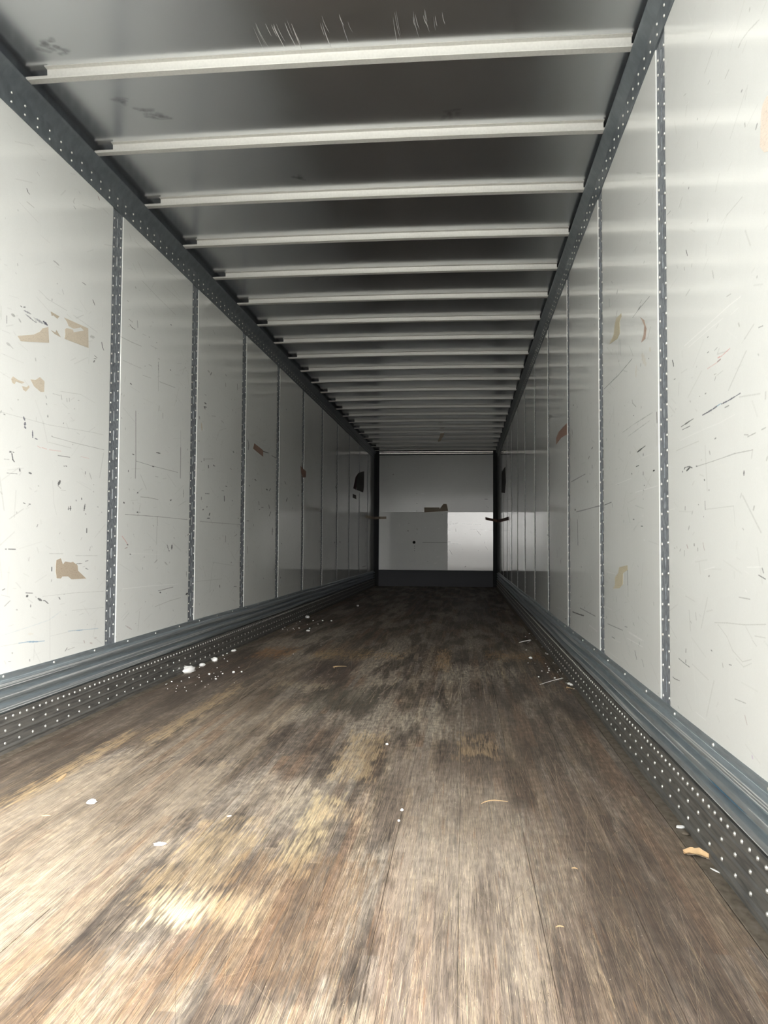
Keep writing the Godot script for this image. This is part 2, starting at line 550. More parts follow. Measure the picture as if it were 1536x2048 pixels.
	for b in patches:
		if b[1] < xa - 0.03 or b[0] > xb + 0.03 or b[3] < za * 0.97 or b[2] > zb * 1.03:
			continue
		var j0 := clampi(int(log(b[2] * 0.97 / za) / ratio * half), 0, half - 1)
		var j1 := clampi(int(log(b[3] * 1.03 / za) / ratio * half), 0, half - 1)
		var i0 := clampi(int((b[0] - 0.03 - xa) / wide * n), 0, n - 1)
		var i1 := clampi(int((b[1] + 0.03 - xa) / wide * n), 0, n - 1)
		var c: Vector3 = b[4]
		for j in range(j0, j1 + 1):
			var z := za * exp(ratio * (j + 0.5) / half)
			var ez: float = minf(z / b[2] - 1.0, 1.0 - z / b[3])
			for i in range(i0, i1 + 1):
				var x := xa + wide * (i + 0.5) / n
				var ex: float = minf(x - b[0], b[1] - x)
				var g := 0.75 * low.get_noise_2d(x * 90.0, z * 6.0 + 30.0) + 0.45 * low.get_noise_2d(x * 14.0, z * 7.0)
				var w: float = clampf(minf(ex / 0.035, ez / 0.05) + 0.45 + g * b[6] * 1.6, 0.0, 1.0) * b[5] * clampf(0.75 + g * b[6], 0.25, 1.0)
				if ex < -0.03 or w <= 0.0:
					continue
				var p := (j * n + i) * 3
				buf[p] = int(lerpf(buf[p], c.x, w))
				buf[p + 1] = int(lerpf(buf[p + 1], c.y, w))
				buf[p + 2] = int(lerpf(buf[p + 2], c.z, w))
	var im := Image.create_from_data(n, half, false, Image.FORMAT_RGB8, buf)
	im.resize(n, n, Image.INTERPOLATE_BILINEAR)
	buf = im.get_data()
	# fibres: fine streaks along the boards, paler or darker than what they lie on
	for s in int(24000.0 * (n / 1024.0) * (n / 1024.0) * 0.8):
		var x := rng.randi_range(1, n - 3)
		var j := rng.randf() * n
		var z := za * exp(ratio * j / n)
		var rows := int((0.008 + 0.13 * pow(rng.randf(), 2.5)) / (ratio * z) * n) + 3
		var lean := rng.randf_range(-0.03, 0.03)
		var gain := rng.randf_range(0.74, 0.95) if rng.randf() < 0.5 else rng.randf_range(1.04, 1.26)
		for k in rows:
			var jj := int(j) + k
			if jj >= n:
				break
			var ii := clampi(int(x + lean * k), 0, n - 3)
			var f := gain if k > 1 and k < rows - 2 else (1.0 + gain) * 0.5
			var p := (jj * n + ii) * 3
			buf[p] = mini(250, int(buf[p] * f))
			buf[p + 1] = mini(246, int(buf[p + 1] * f))
			buf[p + 2] = mini(240, int(buf[p + 2] * (f if f < 1.0 else f * 0.97)))
	var per := n / wide
	# long scratches, most of them nearly along the boards
	for s in int(760 * wide):
		var x := rng.randf() * n
		var j := rng.randf() * n
		var z := za * exp(ratio * j / n)
		var rows := rng.randf_range(0.1, 0.8) / (ratio * z) * n
		var lean := rng.randfn(0.0, 0.2) + (0.08 if xa + x / per > 0.25 else -0.05)
		if s % 14 == 0:
			lean = rng.randf_range(-2.5, 2.5)
			rows *= 0.25
		var q := Vector2(x + lean * rows, j + rows)
		var mid := (Vector2(x, j) + q) * 0.5 + Vector2(rng.randfn(0.0, 0.006) * per, 0)
		var col: Color = [Color(0.82, 0.74, 0.6), Color(0.74, 0.68, 0.6), Color(0.25, 0.2, 0.17)][rng.randi() % 3]
		var al := rng.randf_range(0.2, 0.6)
		stroke(buf, n, n, Vector2(x, j), mid, 0.75, 0.75, col, al, 0.6)
		stroke(buf, n, n, mid, q, 0.75, 0.75, col, al, 0.6)
	# splintered pale and rusty brown streaks
	for s in int(700 * wide):
		var x := rng.randf() * n
		var j := rng.randf() * n
		var z := za * exp(ratio * j / n)
		var rows := rng.randf_range(0.03, 0.16) / (ratio * z) * n
		var r := rng.randf_range(0.0006, 0.0022) * per
		stroke(buf, n, n, Vector2(x, j), Vector2(x + rng.randfn(0.0, 0.03) * rows, j + rows), r, 1.5, [Color(0.80, 0.70, 0.54), Color(0.50, 0.34, 0.22), Color(0.24, 0.19, 0.16)][s % 3], rng.randf_range(0.15, 0.5), 0.7)
	# open cracks: x, z from, z to, width
	for c in [[0.39, 1.42, 1.62, 0.004], [0.383, 1.75, 2.3, 0.002], [0.36, 1.36, 1.42, 0.007], [0.005, 2.55, 3.0, 0.0035], [0.018, 3.1, 3.5, 0.003], [0.02, 3.6, 4.4, 0.002], [-0.13, 3.6, 4.1, 0.002], [-0.36, 1.5, 1.9, 0.002], [0.2, 2.2, 2.6, 0.0015], [-0.42, 2.3, 2.7, 0.002], [-0.62, 2.0, 2.5, 0.0015], [0.15, 1.9, 2.2, 0.002], [0.56, 3.0, 3.8, 0.002], [0.743, 1.5, 2.4, 0.0016]]:
		var a := Vector2((c[0] - xa) * per, log(c[1] / za) / ratio * n)
		var e := Vector2((c[0] - 0.003 - xa) * per, log(c[2] / za) / ratio * n)
		if a.x > -5 and a.x < n + 5:
			stroke(buf, n, n, a, e, c[3] * per * 0.5, 2.0, Color(0.19, 0.15, 0.12), 0.75, 0.6)
	for s in int(700 * wide):
		var p := Vector2(rng.randf() * n, rng.randf() * n * 0.75)
		stroke(buf, n, n, p, p + Vector2(rng.randf_range(-3, 3), rng.randf_range(-3, 3)), 0.8, 0.8, [Color(0.9, 0.86, 0.78), Color(0.25, 0.22, 0.2)][s % 2], rng.randf_range(0.3, 0.8), 0.3)
	return as_texture(buf, n, n)

# A wall sheet between two posts: bevelled front, real thickness.
func wall_panel(parent: Node3D, s: float, z0: float, z1: float, tex: Texture2D, flip: bool) -> void:
	var key := "panel_%d" % (mats.size())
	var m := mat(key, Color.WHITE, 0.085, 0.0, 0.5)
	m.albedo_texture = tex
	m.texture_repeat = false
	var st := begin()
	var f := s * 1.235
	var b := s * 1.252
	var y0 := 0.27
	var y1 := 2.60
	var e := 0.0015
	var n := Vector3(-s, 0, 0)
	var c := [Vector2(z0 + e, y0 + e), Vector2(z1 - e, y0 + e), Vector2(z1 - e, y1 - e), Vector2(z0 + e, y1 - e)]
	var o := [Vector2(z0, y0), Vector2(z1, y0), Vector2(z1, y1), Vector2(z0, y1)]
	var uv := func(p: Vector2) -> Vector2:
		var u := (p.x - z0) / (z1 - z0)
		return Vector2(1.0 - u if flip else u, 1.0 - (p.y - y0) / (y1 - y0))
	quad(st, Vector3(f, c[0].y, -c[0].x), Vector3(f, c[1].y, -c[1].x), Vector3(f, c[2].y, -c[2].x), Vector3(f, c[3].y, -c[3].x), n, [uv.call(c[0]), uv.call(c[1]), uv.call(c[2]), uv.call(c[3])])
	for k in 4:
		var j := (k + 1) % 4
		var out := Vector3(0, [-1.0, 0.0, 1.0, 0.0][k], [0.0, -1.0, 0.0, 1.0][k])
		var uu := [uv.call(c[k]), uv.call(c[j]), uv.call(c[j]), uv.call(c[k])]
		quad(st, Vector3(f, c[k].y, -c[k].x), Vector3(f, c[j].y, -c[j].x), Vector3(f + s * e, o[j].y, -o[j].x), Vector3(f + s * e, o[k].y, -o[k].x), (n + out).normalized(), uu)
		quad(st, Vector3(f + s * e, o[k].y, -o[k].x), Vector3(f + s * e, o[j].y, -o[j].x), Vector3(b, o[j].y, -o[j].x), Vector3(b, o[k].y, -o[k].x), out, uu)
	st.generate_tangents()
	obj("wall_panel", st.commit(), m, parent)

func build_walls() -> void:
	var spare := []
	for k in 4:
		spare.append(worn_sheet(256, 512, 40 + k, Vector2(0, 0.27), Vector2(1.1, 2.6), [], 2.5, 0.9))
	for s in [-1.0, 1.0]:
		var side := "left" if s < 0 else "right"
		var wall := struct("wall_" + side, "scuffed white lining of the %s trailer wall" % side, "wall")
		var st := begin()
		box(st, Vector3(minf(s * 1.254, s * 1.30), -0.09, FRONT - 0.05), Vector3(maxf(s * 1.254, s * 1.30), 2.80, NEAR))
		obj("outer_skin", st.commit(), mats.skin, wall)
		for k in range(-3, 10):
			# between post k - 1 and post k
			var z1 := 3.970 + PITCH * (k + 0.0) - 0.0625
			var z0 := z1 - PITCH + 0.125
			z0 = maxf(z0, 0.31)
			if z1 < z0 + 0.05:
				continue
			var lo := Vector2(z0, 0.27)
			var hi := Vector2(z1, 2.60)
			var marks := marks_of("L" if s < 0 else "R", lo, hi)
			var flip := false
			var tex: Texture2D
			if marks.size() > 0:
				var near: bool = (z0 < 3.0 and s > 0) or (z0 < 4.2 and s < 0)
				tex = worn_sheet(768 if near else 384, 1536 if near else 768, 100 + k * 2 + int(s), lo, hi, marks, 2.5, 0.9 if s > 0 else 1.1)
			else:
				tex = spare[(k + 8 + int(s)) % 4]
				flip = k % 2 == 0
			wall_panel(wall, s, z0, z1, tex, flip)
		# the last piece, up to the front corner
		wall_panel(wall, s, 3.970 + PITCH * 9 + 0.0625, 16.15, spare[1], false)

# The steel strip along the foot of a wall: ribbed upper half, flat riveted lower half.
func build_scuff_plates() -> void:
	for s in [-1.0, 1.0]:
		var side := "left" if s < 0 else "right"
		var b := struct("baseboard_" + side, "ribbed steel scuff plate along the foot of the %s wall" % side, "scuff plate")
		var spot := func(p: Vector2, z: float) -> Vector3:
			# knocks have left it slightly wavy
			return Vector3(s * (1.2385 - p.x * (1.0 + 0.12 * sin(z * 2.3 + s) * sin(z * 0.9))), p.y + 0.0025 * sin(z * 1.7 + s * 2.0) * p.y / 0.3, z)
		var stops := PackedFloat32Array()
		for k in 81:
			stops.append(lerpf(NEAR, FRONT, k / 80.0))
		var st := begin()
		var ribs := PackedVector2Array([Vector2(0.0, 0.150), Vector2(0.0, 0.313), Vector2(0.004, 0.314), Vector2(0.006, 0.311), Vector2(0.006, 0.290)])
		for y in [0.270, 0.224, 0.178]:
			for q in [[0.003, 0.0165], [0.016, 0.0145], [0.021, 0.011], [0.0225, 0.004], [0.0225, -0.004], [0.021, -0.009], [0.016, -0.0125], [0.003, -0.0145], [0.003, -0.0285]]:
				ribs.append(Vector2(q[0], y + q[1]))
		ribs.append(Vector2(0.009, 0.150))
		push(st, ribs, stops, spot, 42.0)
		obj("ribbed_plate", st.commit(), mats.scuff_steel, b)
		# pale rub marks where loads have scraped the crests
		st = begin()
		for k in 70:
			var y: float = [0.270, 0.224, 0.178][k % 3] + [0.0075, -0.0075, 0.002][(k / 3) % 3] + rng.randf_range(-0.0015, 0.0015)
			var za := -rng.randf_range(0.6, 11.0)
			var zb := za - rng.randf_range(0.3, 1.8)
			var cut := PackedFloat32Array()
			for q in 7:
				cut.append(lerpf(za, zb, q / 6.0))
			push(st, PackedVector2Array([Vector2(0.0205, -0.5), Vector2(0.0231, -0.4), Vector2(0.0231, 0.4), Vector2(0.0205, 0.5)]), cut, func(p: Vector2, z: float): return spot.call(Vector2(p.x - (0.0004 if absf(y - 0.224) < 0.1 else 0.0), y + p.y * 0.0026 * (0.15 + sin(PI * clampf((z - za) / (zb - za), 0.02, 0.98)))), z), 10.0)
		obj("rub_marks", st.commit(), mat("rubbed_steel", Color(0.86, 0.87, 0.87), 0.4, 0.4), b, "stuff")
		st = begin()
		push(st, PackedVector2Array([Vector2(0.0, 0.0), Vector2(0.0, 0.156), Vector2(0.017, 0.157), Vector2(0.020, 0.155), Vector2(0.020, 0.123), Vector2(0.024, 0.119), Vector2(0.024, 0.116), Vector2(0.019, 0.112), Vector2(0.019, 0.077), Vector2(0.024, 0.073), Vector2(0.024, 0.069), Vector2(0.019, 0.065), Vector2(0.019, 0.030), Vector2(0.026, 0.025), Vector2(0.026, 0.021), Vector2(0.022, 0.016), Vector2(0.022, 0.0)]), PackedFloat32Array([NEAR, -1, -2, -3, -4, -6, -8, -10, -12, -14, FRONT]), func(p: Vector2, z: float): return Vector3(s * (1.2385 - p.x), p.y, z), 20.0)
		obj("bottom_rail", st.commit(), mats.scuff_base, b).set_meta("label", "dark grey flat lower band with three rows of rivets")
		st = begin()
		var shift := 0.0 if s < 0 else 0.03
		for k in 310:
			var z := -(0.47 + shift + k * 0.0508)
			var side_n := Vector3(-s, 0, 0)
			dome(st, Vector3(s * 1.2185, 0.139, z), side_n, 0.0062, 0.0042, 7)
			if k % 2 == 0:
				dome(st, Vector3(s * 1.2195, 0.090, z), side_n, 0.0062, 0.0042, 7)
				dome(st, Vector3(s * 1.2195, 0.041, z), side_n, 0.0062, 0.0042, 7)
		obj("rivets", st.commit(), mats.rivet, b, "stuff")
		st = begin()
		for k in 40:
			dome(st, Vector3(s * 1.2310, 0.302, -(0.66 + k * 0.391)), Vector3(-s, 0, 0), 0.006, 0.005, 8)
		obj("screws", st.commit(), mats.rivet, b, "stuff")
		if s > 0:
			st = begin()
			push(st, PackedVector2Array([Vector2(0.0, -0.5), Vector2(0.0012, -0.5), Vector2(0.0012, 0.5), Vector2(0.0, 0.5)]), PackedFloat32Array([-1.95, -2.02, -2.12, -2.22, -2.30]), func(p: Vector2, z: float): return Vector3(1.2335 - p.x, 0.2025 + p.y * 0.012 * clampf(minf((-1.93 - z), (z + 2.32)) / 0.1, 0.1, 1.0), z), 10.0)
			obj("paint_smear", st.commit(), mat("blue_paint", Color(0.22, 0.38, 0.48), 0.6), b).set_meta("label", "blue paint smear between two ribs")

func crown(x: float) -> float:
	return -0.008 * (x / 1.2) * (x / 1.2)

func build_rails() -> void:
	for s in [-1.0, 1.0]:
		var r := struct("trim_%d" % (1 if s < 0 else 2), "grey steel upper rail above the %s wall" % ("left" if s < 0 else "right"), "rail")
		var st := begin()
		push(st, PackedVector2Array([Vector2(0.0, 2.80), Vector2(0.0, 2.566), Vector2(0.002, 2.564), Vector2(0.009, 2.564), Vector2(0.010, 2.567), Vector2(0.010, 2.650), Vector2(0.012, 2.660), Vector2(0.036, 2.692), Vector2(0.042, 2.702), Vector2(0.0425, 2.707), Vector2(0.040, 2.7085), Vector2(0.034, 2.708), Vector2(0.012, 2.700), Vector2(0.010, 2.80)]), PackedFloat32Array([NEAR, -1, -2, -3, -4, -6, -8, -10, -12, -14, FRONT]), func(p: Vector2, z: float): return Vector3(s * (1.2405 - p.x), p.y, z), 35.0)
		obj("rail_profile", st.commit(), mats.rail_steel, r)
		st = begin()
		for k in 160:
			var z := -(0.40 + k * 0.0985)
			for y in [2.588, 2.625]:
				dome(st, Vector3(s * 1.2305, y, z), Vector3(-s, 0, 0), 0.0058, 0.0042, 7)
		obj("rivets", st.commit(), mats.rivet, r, "stuff")

func build_ceiling() -> void:
	var c := struct("ceiling", "dull aluminium roof sheet with scratches and shallow dents", "ceiling")
	var sag := FastNoiseLite.new()
	sag.seed = 12
	sag.frequency = 0.8
	var st := begin()
	st.set_smooth_group(1)
	var nx := 28
	var zs := []
	for k in 27:
		var zb := 0.59 + k * 0.6096 - 0.3048 * 0.0
		for q in 6:
			var z := zb + q * 0.1016
			if z < 16.16:
				zs.append(z)
	zs.push_front(0.31)
	zs.append(16.16)
	var height := func(x: float, z: float) -> float:
		var u := fposmod(z - 3.034, 0.6096) / 0.6096
		var free := sin(u * PI)
		return ROOF + crown(x) - free * (0.004 + 0.006 * sag.get_noise_2d(x * 1.2, z * 2.0)) * (0.3 + 0.7 * smoothstep(6.0, 8.5, z))
	for k in zs.size() - 1:
		for i in nx:
			var x0 := lerpf(-1.25, 1.25, float(i) / nx)
			var x1 := lerpf(-1.25, 1.25, float(i + 1) / nx)
			var p := [Vector2(x0, zs[k]), Vector2(x1, zs[k]), Vector2(x1, zs[k + 1]), Vector2(x0, zs[k + 1])]
			for o in [0, 1, 2, 0, 2, 3]:
				st.set_uv(Vector2((p[o].x + 1.25) / 2.5, p[o].y / 16.16))
				st.add_vertex(Vector3(p[o].x, height.call(p[o].x, p[o].y), -p[o].y))
	st.index()
	st.generate_normals()
	st.generate_tangents()
	# smudges and rubbed spots on the sheet, which is otherwise even
	var w := 512
	var h := 2048
	var im := Image.create(w, h, false, Image.FORMAT_RGB8)
	im.fill(Color(1, 1, 1))
	var buf := im.get_data()
	for s in [[-1.02, 2.86, 0.35], [-1.00, 2.90, 0.3], [-0.84, 3.36, 0.3], [-0.80, 3.40, 0.3], [-0.92, 3.26, 0.2], [-0.30, 4.05, 0.25], [0.0, 8.2, 0.5], [-0.25, 7.7, 0.5], [0.02, 9.1, 0.4], [0.5, 3.5, 0.25], [-0.5, 5.6, 0.3]]:
		for q in 6:
			var p := Vector2((s[0] + 1.25) / 2.5 * w, s[1] / 16.16 * h) + Vector2(rng.randfn(0.0, 4.0), rng.randfn(0.0, 2.0))
			stroke(buf, w, h, p, p + Vector2(rng.randfn(0.0, 4.0), rng.randfn(0.0, 1.5)), 2.2, 1.2, Color(0.45, 0.45, 0.45), s[2], 0.6)
	mats.roof_sheet.albedo_texture = as_texture(buf, w, h)
	obj("roof_sheet", st.commit(), mats.roof_sheet, c)
	st = begin()
	box(st, Vector3(-1.30, 2.765, FRONT - 0.05), Vector3(1.30, 2.80, NEAR))
	obj("roof_skin", st.commit(), mats.skin, c)
	# pale scratches in the first bay
	st = begin()
	for k in 30:
		var x: float = [-0.20, -0.14, -0.08, 0.06, 0.12, 0.32, 0.38, 0.42, 0.46][k % 9] + rng.randfn(0.0, 0.012)
		var z0 := 2.79 + rng.randf() * 0.05
		var z1 := z0 + rng.randf_range(0.05, 0.17)
		var wd := rng.randf_range(0.0003, 0.0011)
		var bend := rng.randf_range(0.002, 0.014)
		for q in 8:
			var ta := q / 8.0
			var tb := (q + 1) / 8.0
			var xa := x + bend * ta * ta
			var xb := x + bend * tb * tb
			var ya := ROOF + crown(xa) - 0.0022
			var wa := wd * sin(PI * (0.06 + 0.88 * ta))
			var wb := wd * sin(PI * (0.06 + 0.88 * tb))
			quad(st, Vector3(xa - wa, ya, -lerpf(z0, z1, ta)), Vector3(xa + wa, ya, -lerpf(z0, z1, ta)), Vector3(xb + wb, ya, -lerpf(z0, z1, tb)), Vector3(xb - wb, ya, -lerpf(z0, z1, tb)), Vector3.DOWN)
	obj("scratches", st.commit(), mat("bare_scratch", Color(0.80, 0.80, 0.79), 0.5, 0.2), c, "stuff")

# How far the front sheets stand off their seat: they lean a little, and the lower one is bent at its left edge.
func front_lean(x: float, bent: bool) -> float:
	return lerpf(0.085, -0.026, smoothstep(-1.02, -0.86, x)) if bent else -0.026

func front_depth(x: float, bent: bool) -> float:
	var d := 0.0
	var at := 0.0
	var step := signf(x) * 0.01
	while absf(at) < absf(x):
		d -= tan(front_lean(at, bent)) * step
		at += step
	return FRONT + 0.005 + d

func front_sheet(parent: Node3D, x0: float, x1: float, y0: float, y1: float, m: Material, bent: bool) -> void:
	var st := begin()
	var n := 46
	var e := 0.0015
	for k in n:
		var xa := lerpf(x0, x1, float(k) / n)
		var xb := lerpf(x0, x1, float(k + 1) / n)
		var na := Vector3(sin(front_lean(xa, bent)), 0, cos(front_lean(xa, bent)))
		var nb := Vector3(sin(front_lean(xb, bent)), 0, cos(front_lean(xb, bent)))
		var za := front_depth(xa, bent) + 0.012
		var zb := front_depth(xb, bent) + 0.012
		var rows := [[y0, -0.012, Vector3.DOWN], [y0, -e, Vector3.DOWN], [y0 + e, 0.0, Vector3.ZERO], [y1 - e, 0.0, Vector3.ZERO], [y1, -e, Vector3.UP], [y1, -0.012, Vector3.UP]]
		for r in 5:
			var q := [Vector3(xa, rows[r][0], za + rows[r][1]), Vector3(xb, rows[r][0], zb + rows[r][1]), Vector3(xb, rows[r + 1][0], zb + rows[r + 1][1]), Vector3(xa, rows[r + 1][0], za + rows[r + 1][1])]
			var out: Vector3 = [Vector3.DOWN, Vector3(0, -1, 1), Vector3.ZERO, Vector3(0, 1, 1), Vector3.UP][r]
			var nn := [na, nb, nb, na]
			for o in [0, 2, 1, 0, 3, 2] if (q[1] - q[0]).cross(q[2] - q[0]).dot(out if r != 2 else na) > 0.0 else [0, 1, 2, 0, 2, 3]:
				st.set_normal(nn[o] if r == 2 else out.normalized())
				st.set_uv(Vector2((q[o].x + 1.16) / 2.32, 1.0 - (q[o].y - 0.3) / 2.36))
				st.add_vertex(q[o])
	st.generate_tangents()
	obj("front_panel", st.commit(), m, parent)

func build_front_wall() -> void:
	var f := struct("wall_front", "white front wall of scuffed sheets at the far end of the trailer", "wall")
	var st := begin()
	box(st, Vector3(-1.30, -0.09, FRONT - 0.12), Vector3(1.30, 2.80, FRONT - 0.07))
	obj("outer_skin", st.commit(), mats.skin, f)
	var tex := worn_sheet(768, 768, 77, Vector2(-1.16, 0.3), Vector2(1.16, 2.66), marks_of("F", Vector2(-2, 0), Vector2(2, 3)), 1.0, 0.7)
	var upper := mat("front_upper", Color.WHITE, 0.32, 0.0, 0.7)
	upper.albedo_texture = tex
	upper.clearcoat_enabled = true
	upper.clearcoat = 0.2
	upper.clearcoat_roughness = 0.05
	var lower := mat("front_lower", Color.WHITE, 0.12, 0.0, 0.8)
	lower.albedo_texture = tex
	lower.clearcoat_enabled = true
	lower.clearcoat = 1.0
	lower.clearcoat_roughness = 0.06
	var dull := mat("front_dull", Color.WHITE, 0.34, 0.0, 0.6)
	dull.albedo_texture = tex
	front_sheet(f, -1.15, 1.15, 1.4945, 2.650, upper, false)
	front_sheet(f, -1.15, 0.2422, 0.325, 1.4939, dull, true)
	front_sheet(f, 0.2428, 1.15, 0.325, 1.4939, lower, true)
	st = begin()
	push(st, PackedVector2Array([Vector2(-0.05, 0.0), Vector2(0.06, 0.0), Vector2(0.06, 0.30), Vector2(0.054, 0.318), Vector2(-0.05, 0.322)]), PackedFloat32Array([-1.23, 0.0, 1.23]), func(p: Vector2, x: float): return Vector3(x, p.y, FRONT + p.x), 30.0)
	obj("kick_plate", st.commit(), mats.front_kick, f).set_meta("label", "dark steel kick plate along the foot of the front wall")
	st = begin()
	box(st, Vector3(-1.15, 2.652, FRONT - 0.06), Vector3(1.15, 2.765, FRONT + 0.03))
	obj("header", st.commit(), mats.corner_steel, f)
	for y in [2.682, 2.714]:
		st = begin()
		var ring := PackedVector2Array([Vector2(0.0, -0.012), Vector2(0.009, -0.012), Vector2(0.0105, -0.0105), Vector2(0.0132, 0.0095), Vector2(0.012, 0.0115), Vector2(0.0, 0.012)])
		push(st, ring, PackedFloat32Array([-1.15, 1.15]), func(p: Vector2, x: float): return Vector3(x, y + p.y, FRONT + 0.03 + p.x), 50.0)
		obj("trim_bead", st.commit(), mats.bead, f).set_meta("label", "bright aluminium bead above the front wall")
	# the round hole in the lower sheet: a rim round a black disc that paints its shade
	st = begin()
	var hole := Vector3(-0.433, 0.884, front_depth(-0.433, true) + 0.0195)
	for k in 20:
		var a := TAU * k / 20
		var b := TAU * (k + 1) / 20
		var u := Vector3(cos(a), sin(a), 0)
		var w := Vector3(cos(b), sin(b), 0)
		quad(st, hole + u * 0.028, hole + w * 0.028, hole + w * 0.037, hole + u * 0.037, Vector3.BACK)
		quad(st, hole + u * 0.037, hole + w * 0.037, hole + w * 0.037 + Vector3(0, 0, -0.006), hole + u * 0.037 + Vector3(0, 0, -0.006), (u + w).normalized())
		quad(st, hole + u * 0.028, hole + w * 0.028, hole + w * 0.028 + Vector3(0, 0, -0.006), hole + u * 0.028 + Vector3(0, 0, -0.006), -(u + w).normalized())
	obj("hole_rim", st.commit(), mats.skin, f)
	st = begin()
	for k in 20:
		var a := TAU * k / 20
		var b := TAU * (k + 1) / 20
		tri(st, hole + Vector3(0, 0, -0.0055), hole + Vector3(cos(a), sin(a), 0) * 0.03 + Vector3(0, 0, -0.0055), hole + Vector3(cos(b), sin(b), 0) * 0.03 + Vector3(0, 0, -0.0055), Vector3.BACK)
	obj("hole", st.commit(), mats.painted_hole_shade, f)
	# steel covers in the two front corners
	for s in [-1.0, 1.0]:
		var c := struct("trim_%d" % (3 if s < 0 else 4), "dark steel corner post at the %s end of the front wall" % ("left" if s < 0 else "right"), "corner post")
		st = begin()
		var d: float = 0.22 if s < 0 else 0.5
		push(st, PackedVector2Array([Vector2(1.148, -0.06), Vector2(1.148, 0.06), Vector2(1.156, 0.068), Vector2(1.205, 0.085), Vector2(1.226, 0.12), Vector2(1.232, d), Vector2(1.238, d), Vector2(1.238, -0.06)]), PackedFloat32Array([0.0, 1.35, 2.755]), func(p: Vector2, y: float): return Vector3(s * p.x, y, FRONT + p.y), 50.0)
		obj("post_cover", st.commit(), mats.corner_steel, c)

# ---------------------------------------------------------------- things
const ORDINAL := ["first", "second", "third", "fourth", "fifth", "sixth", "seventh", "eighth", "ninth", "tenth", "eleventh", "twelfth", "thirteenth", "fourteenth", "fifteenth", "sixteenth", "seventeenth", "eighteenth", "nineteenth", "twentieth", "twenty-first", "twenty-second"]

func build_bows() -> void:
	var hat := PackedVector2Array([Vector2(0.0455, -0.0025), Vector2(0.0225, -0.0025), Vector2(0.0215, -0.004), Vector2(0.0190, -0.0325), Vector2(0.0170, -0.035), Vector2(-0.0170, -0.035), Vector2(-0.0190, -0.0325), Vector2(-0.0215, -0.004), Vector2(-0.0225, -0.0025), Vector2(-0.0455, -0.0025), Vector2(-0.0455, -0.0005), Vector2(-0.0195, -0.0005), Vector2(-0.0165, -0.0325), Vector2(0.0165, -0.0325), Vector2(0.0195, -0.0005), Vector2(0.0455, -0.0005)])
	var stops := PackedFloat32Array()
	for k in 17:
		stops.append(lerpf(-1.112, 1.196, k / 16.0))
	var along := func(p: Vector2, x: float) -> Vector3: return Vector3(x, p.y + crown(x), -p.x * -1.0)
	var st := begin()
	push(st, hat, stops, along, 30.0)
	var body := st.commit()
	var tongue := PackedVector2Array([Vector2(0.0190, -0.024), Vector2(0.0188, -0.0325), Vector2(0.0170, -0.0352), Vector2(-0.0170, -0.0352), Vector2(-0.0188, -0.0325), Vector2(-0.0190, -0.024), Vector2(-0.0165, -0.024), Vector2(-0.0165, -0.0325), Vector2(0.0165, -0.0325), Vector2(0.0165, -0.024)])
	var ends := []
	var heads := []
	for s in [-1.0, 1.0]:
		st = begin()
		push(st, tongue, PackedFloat32Array([s * 1.10, s * 1.16, s * 1.205]), along, 30.0)
		ends.append(st.commit())
		for q in [-0.011, 0.011]:
			st = begin()
			dome(st, Vector3(s * 1.2075, -0.0565, q), Vector3(-s * 0.8, -0.6, 0).normalized(), 0.0062, 0.004, 8)
			heads.append(st.commit())
	for k in 22:
		var t := thing("roof_bow", "%s galvanised hat-shaped roof bow counting from the open end" % ORDINAL[k], "roof bow", Vector3(0, ROOF, -3.034 - k * 0.6096), "galvanised roof bows across the ceiling")
		obj("bow_channel", body, mats.bow_steel, t)
		for e in ends:
			obj("end_tongue", e, mats.bow_steel, t)
		for e in heads:
			obj("rivet", e, mats.rivet, t)

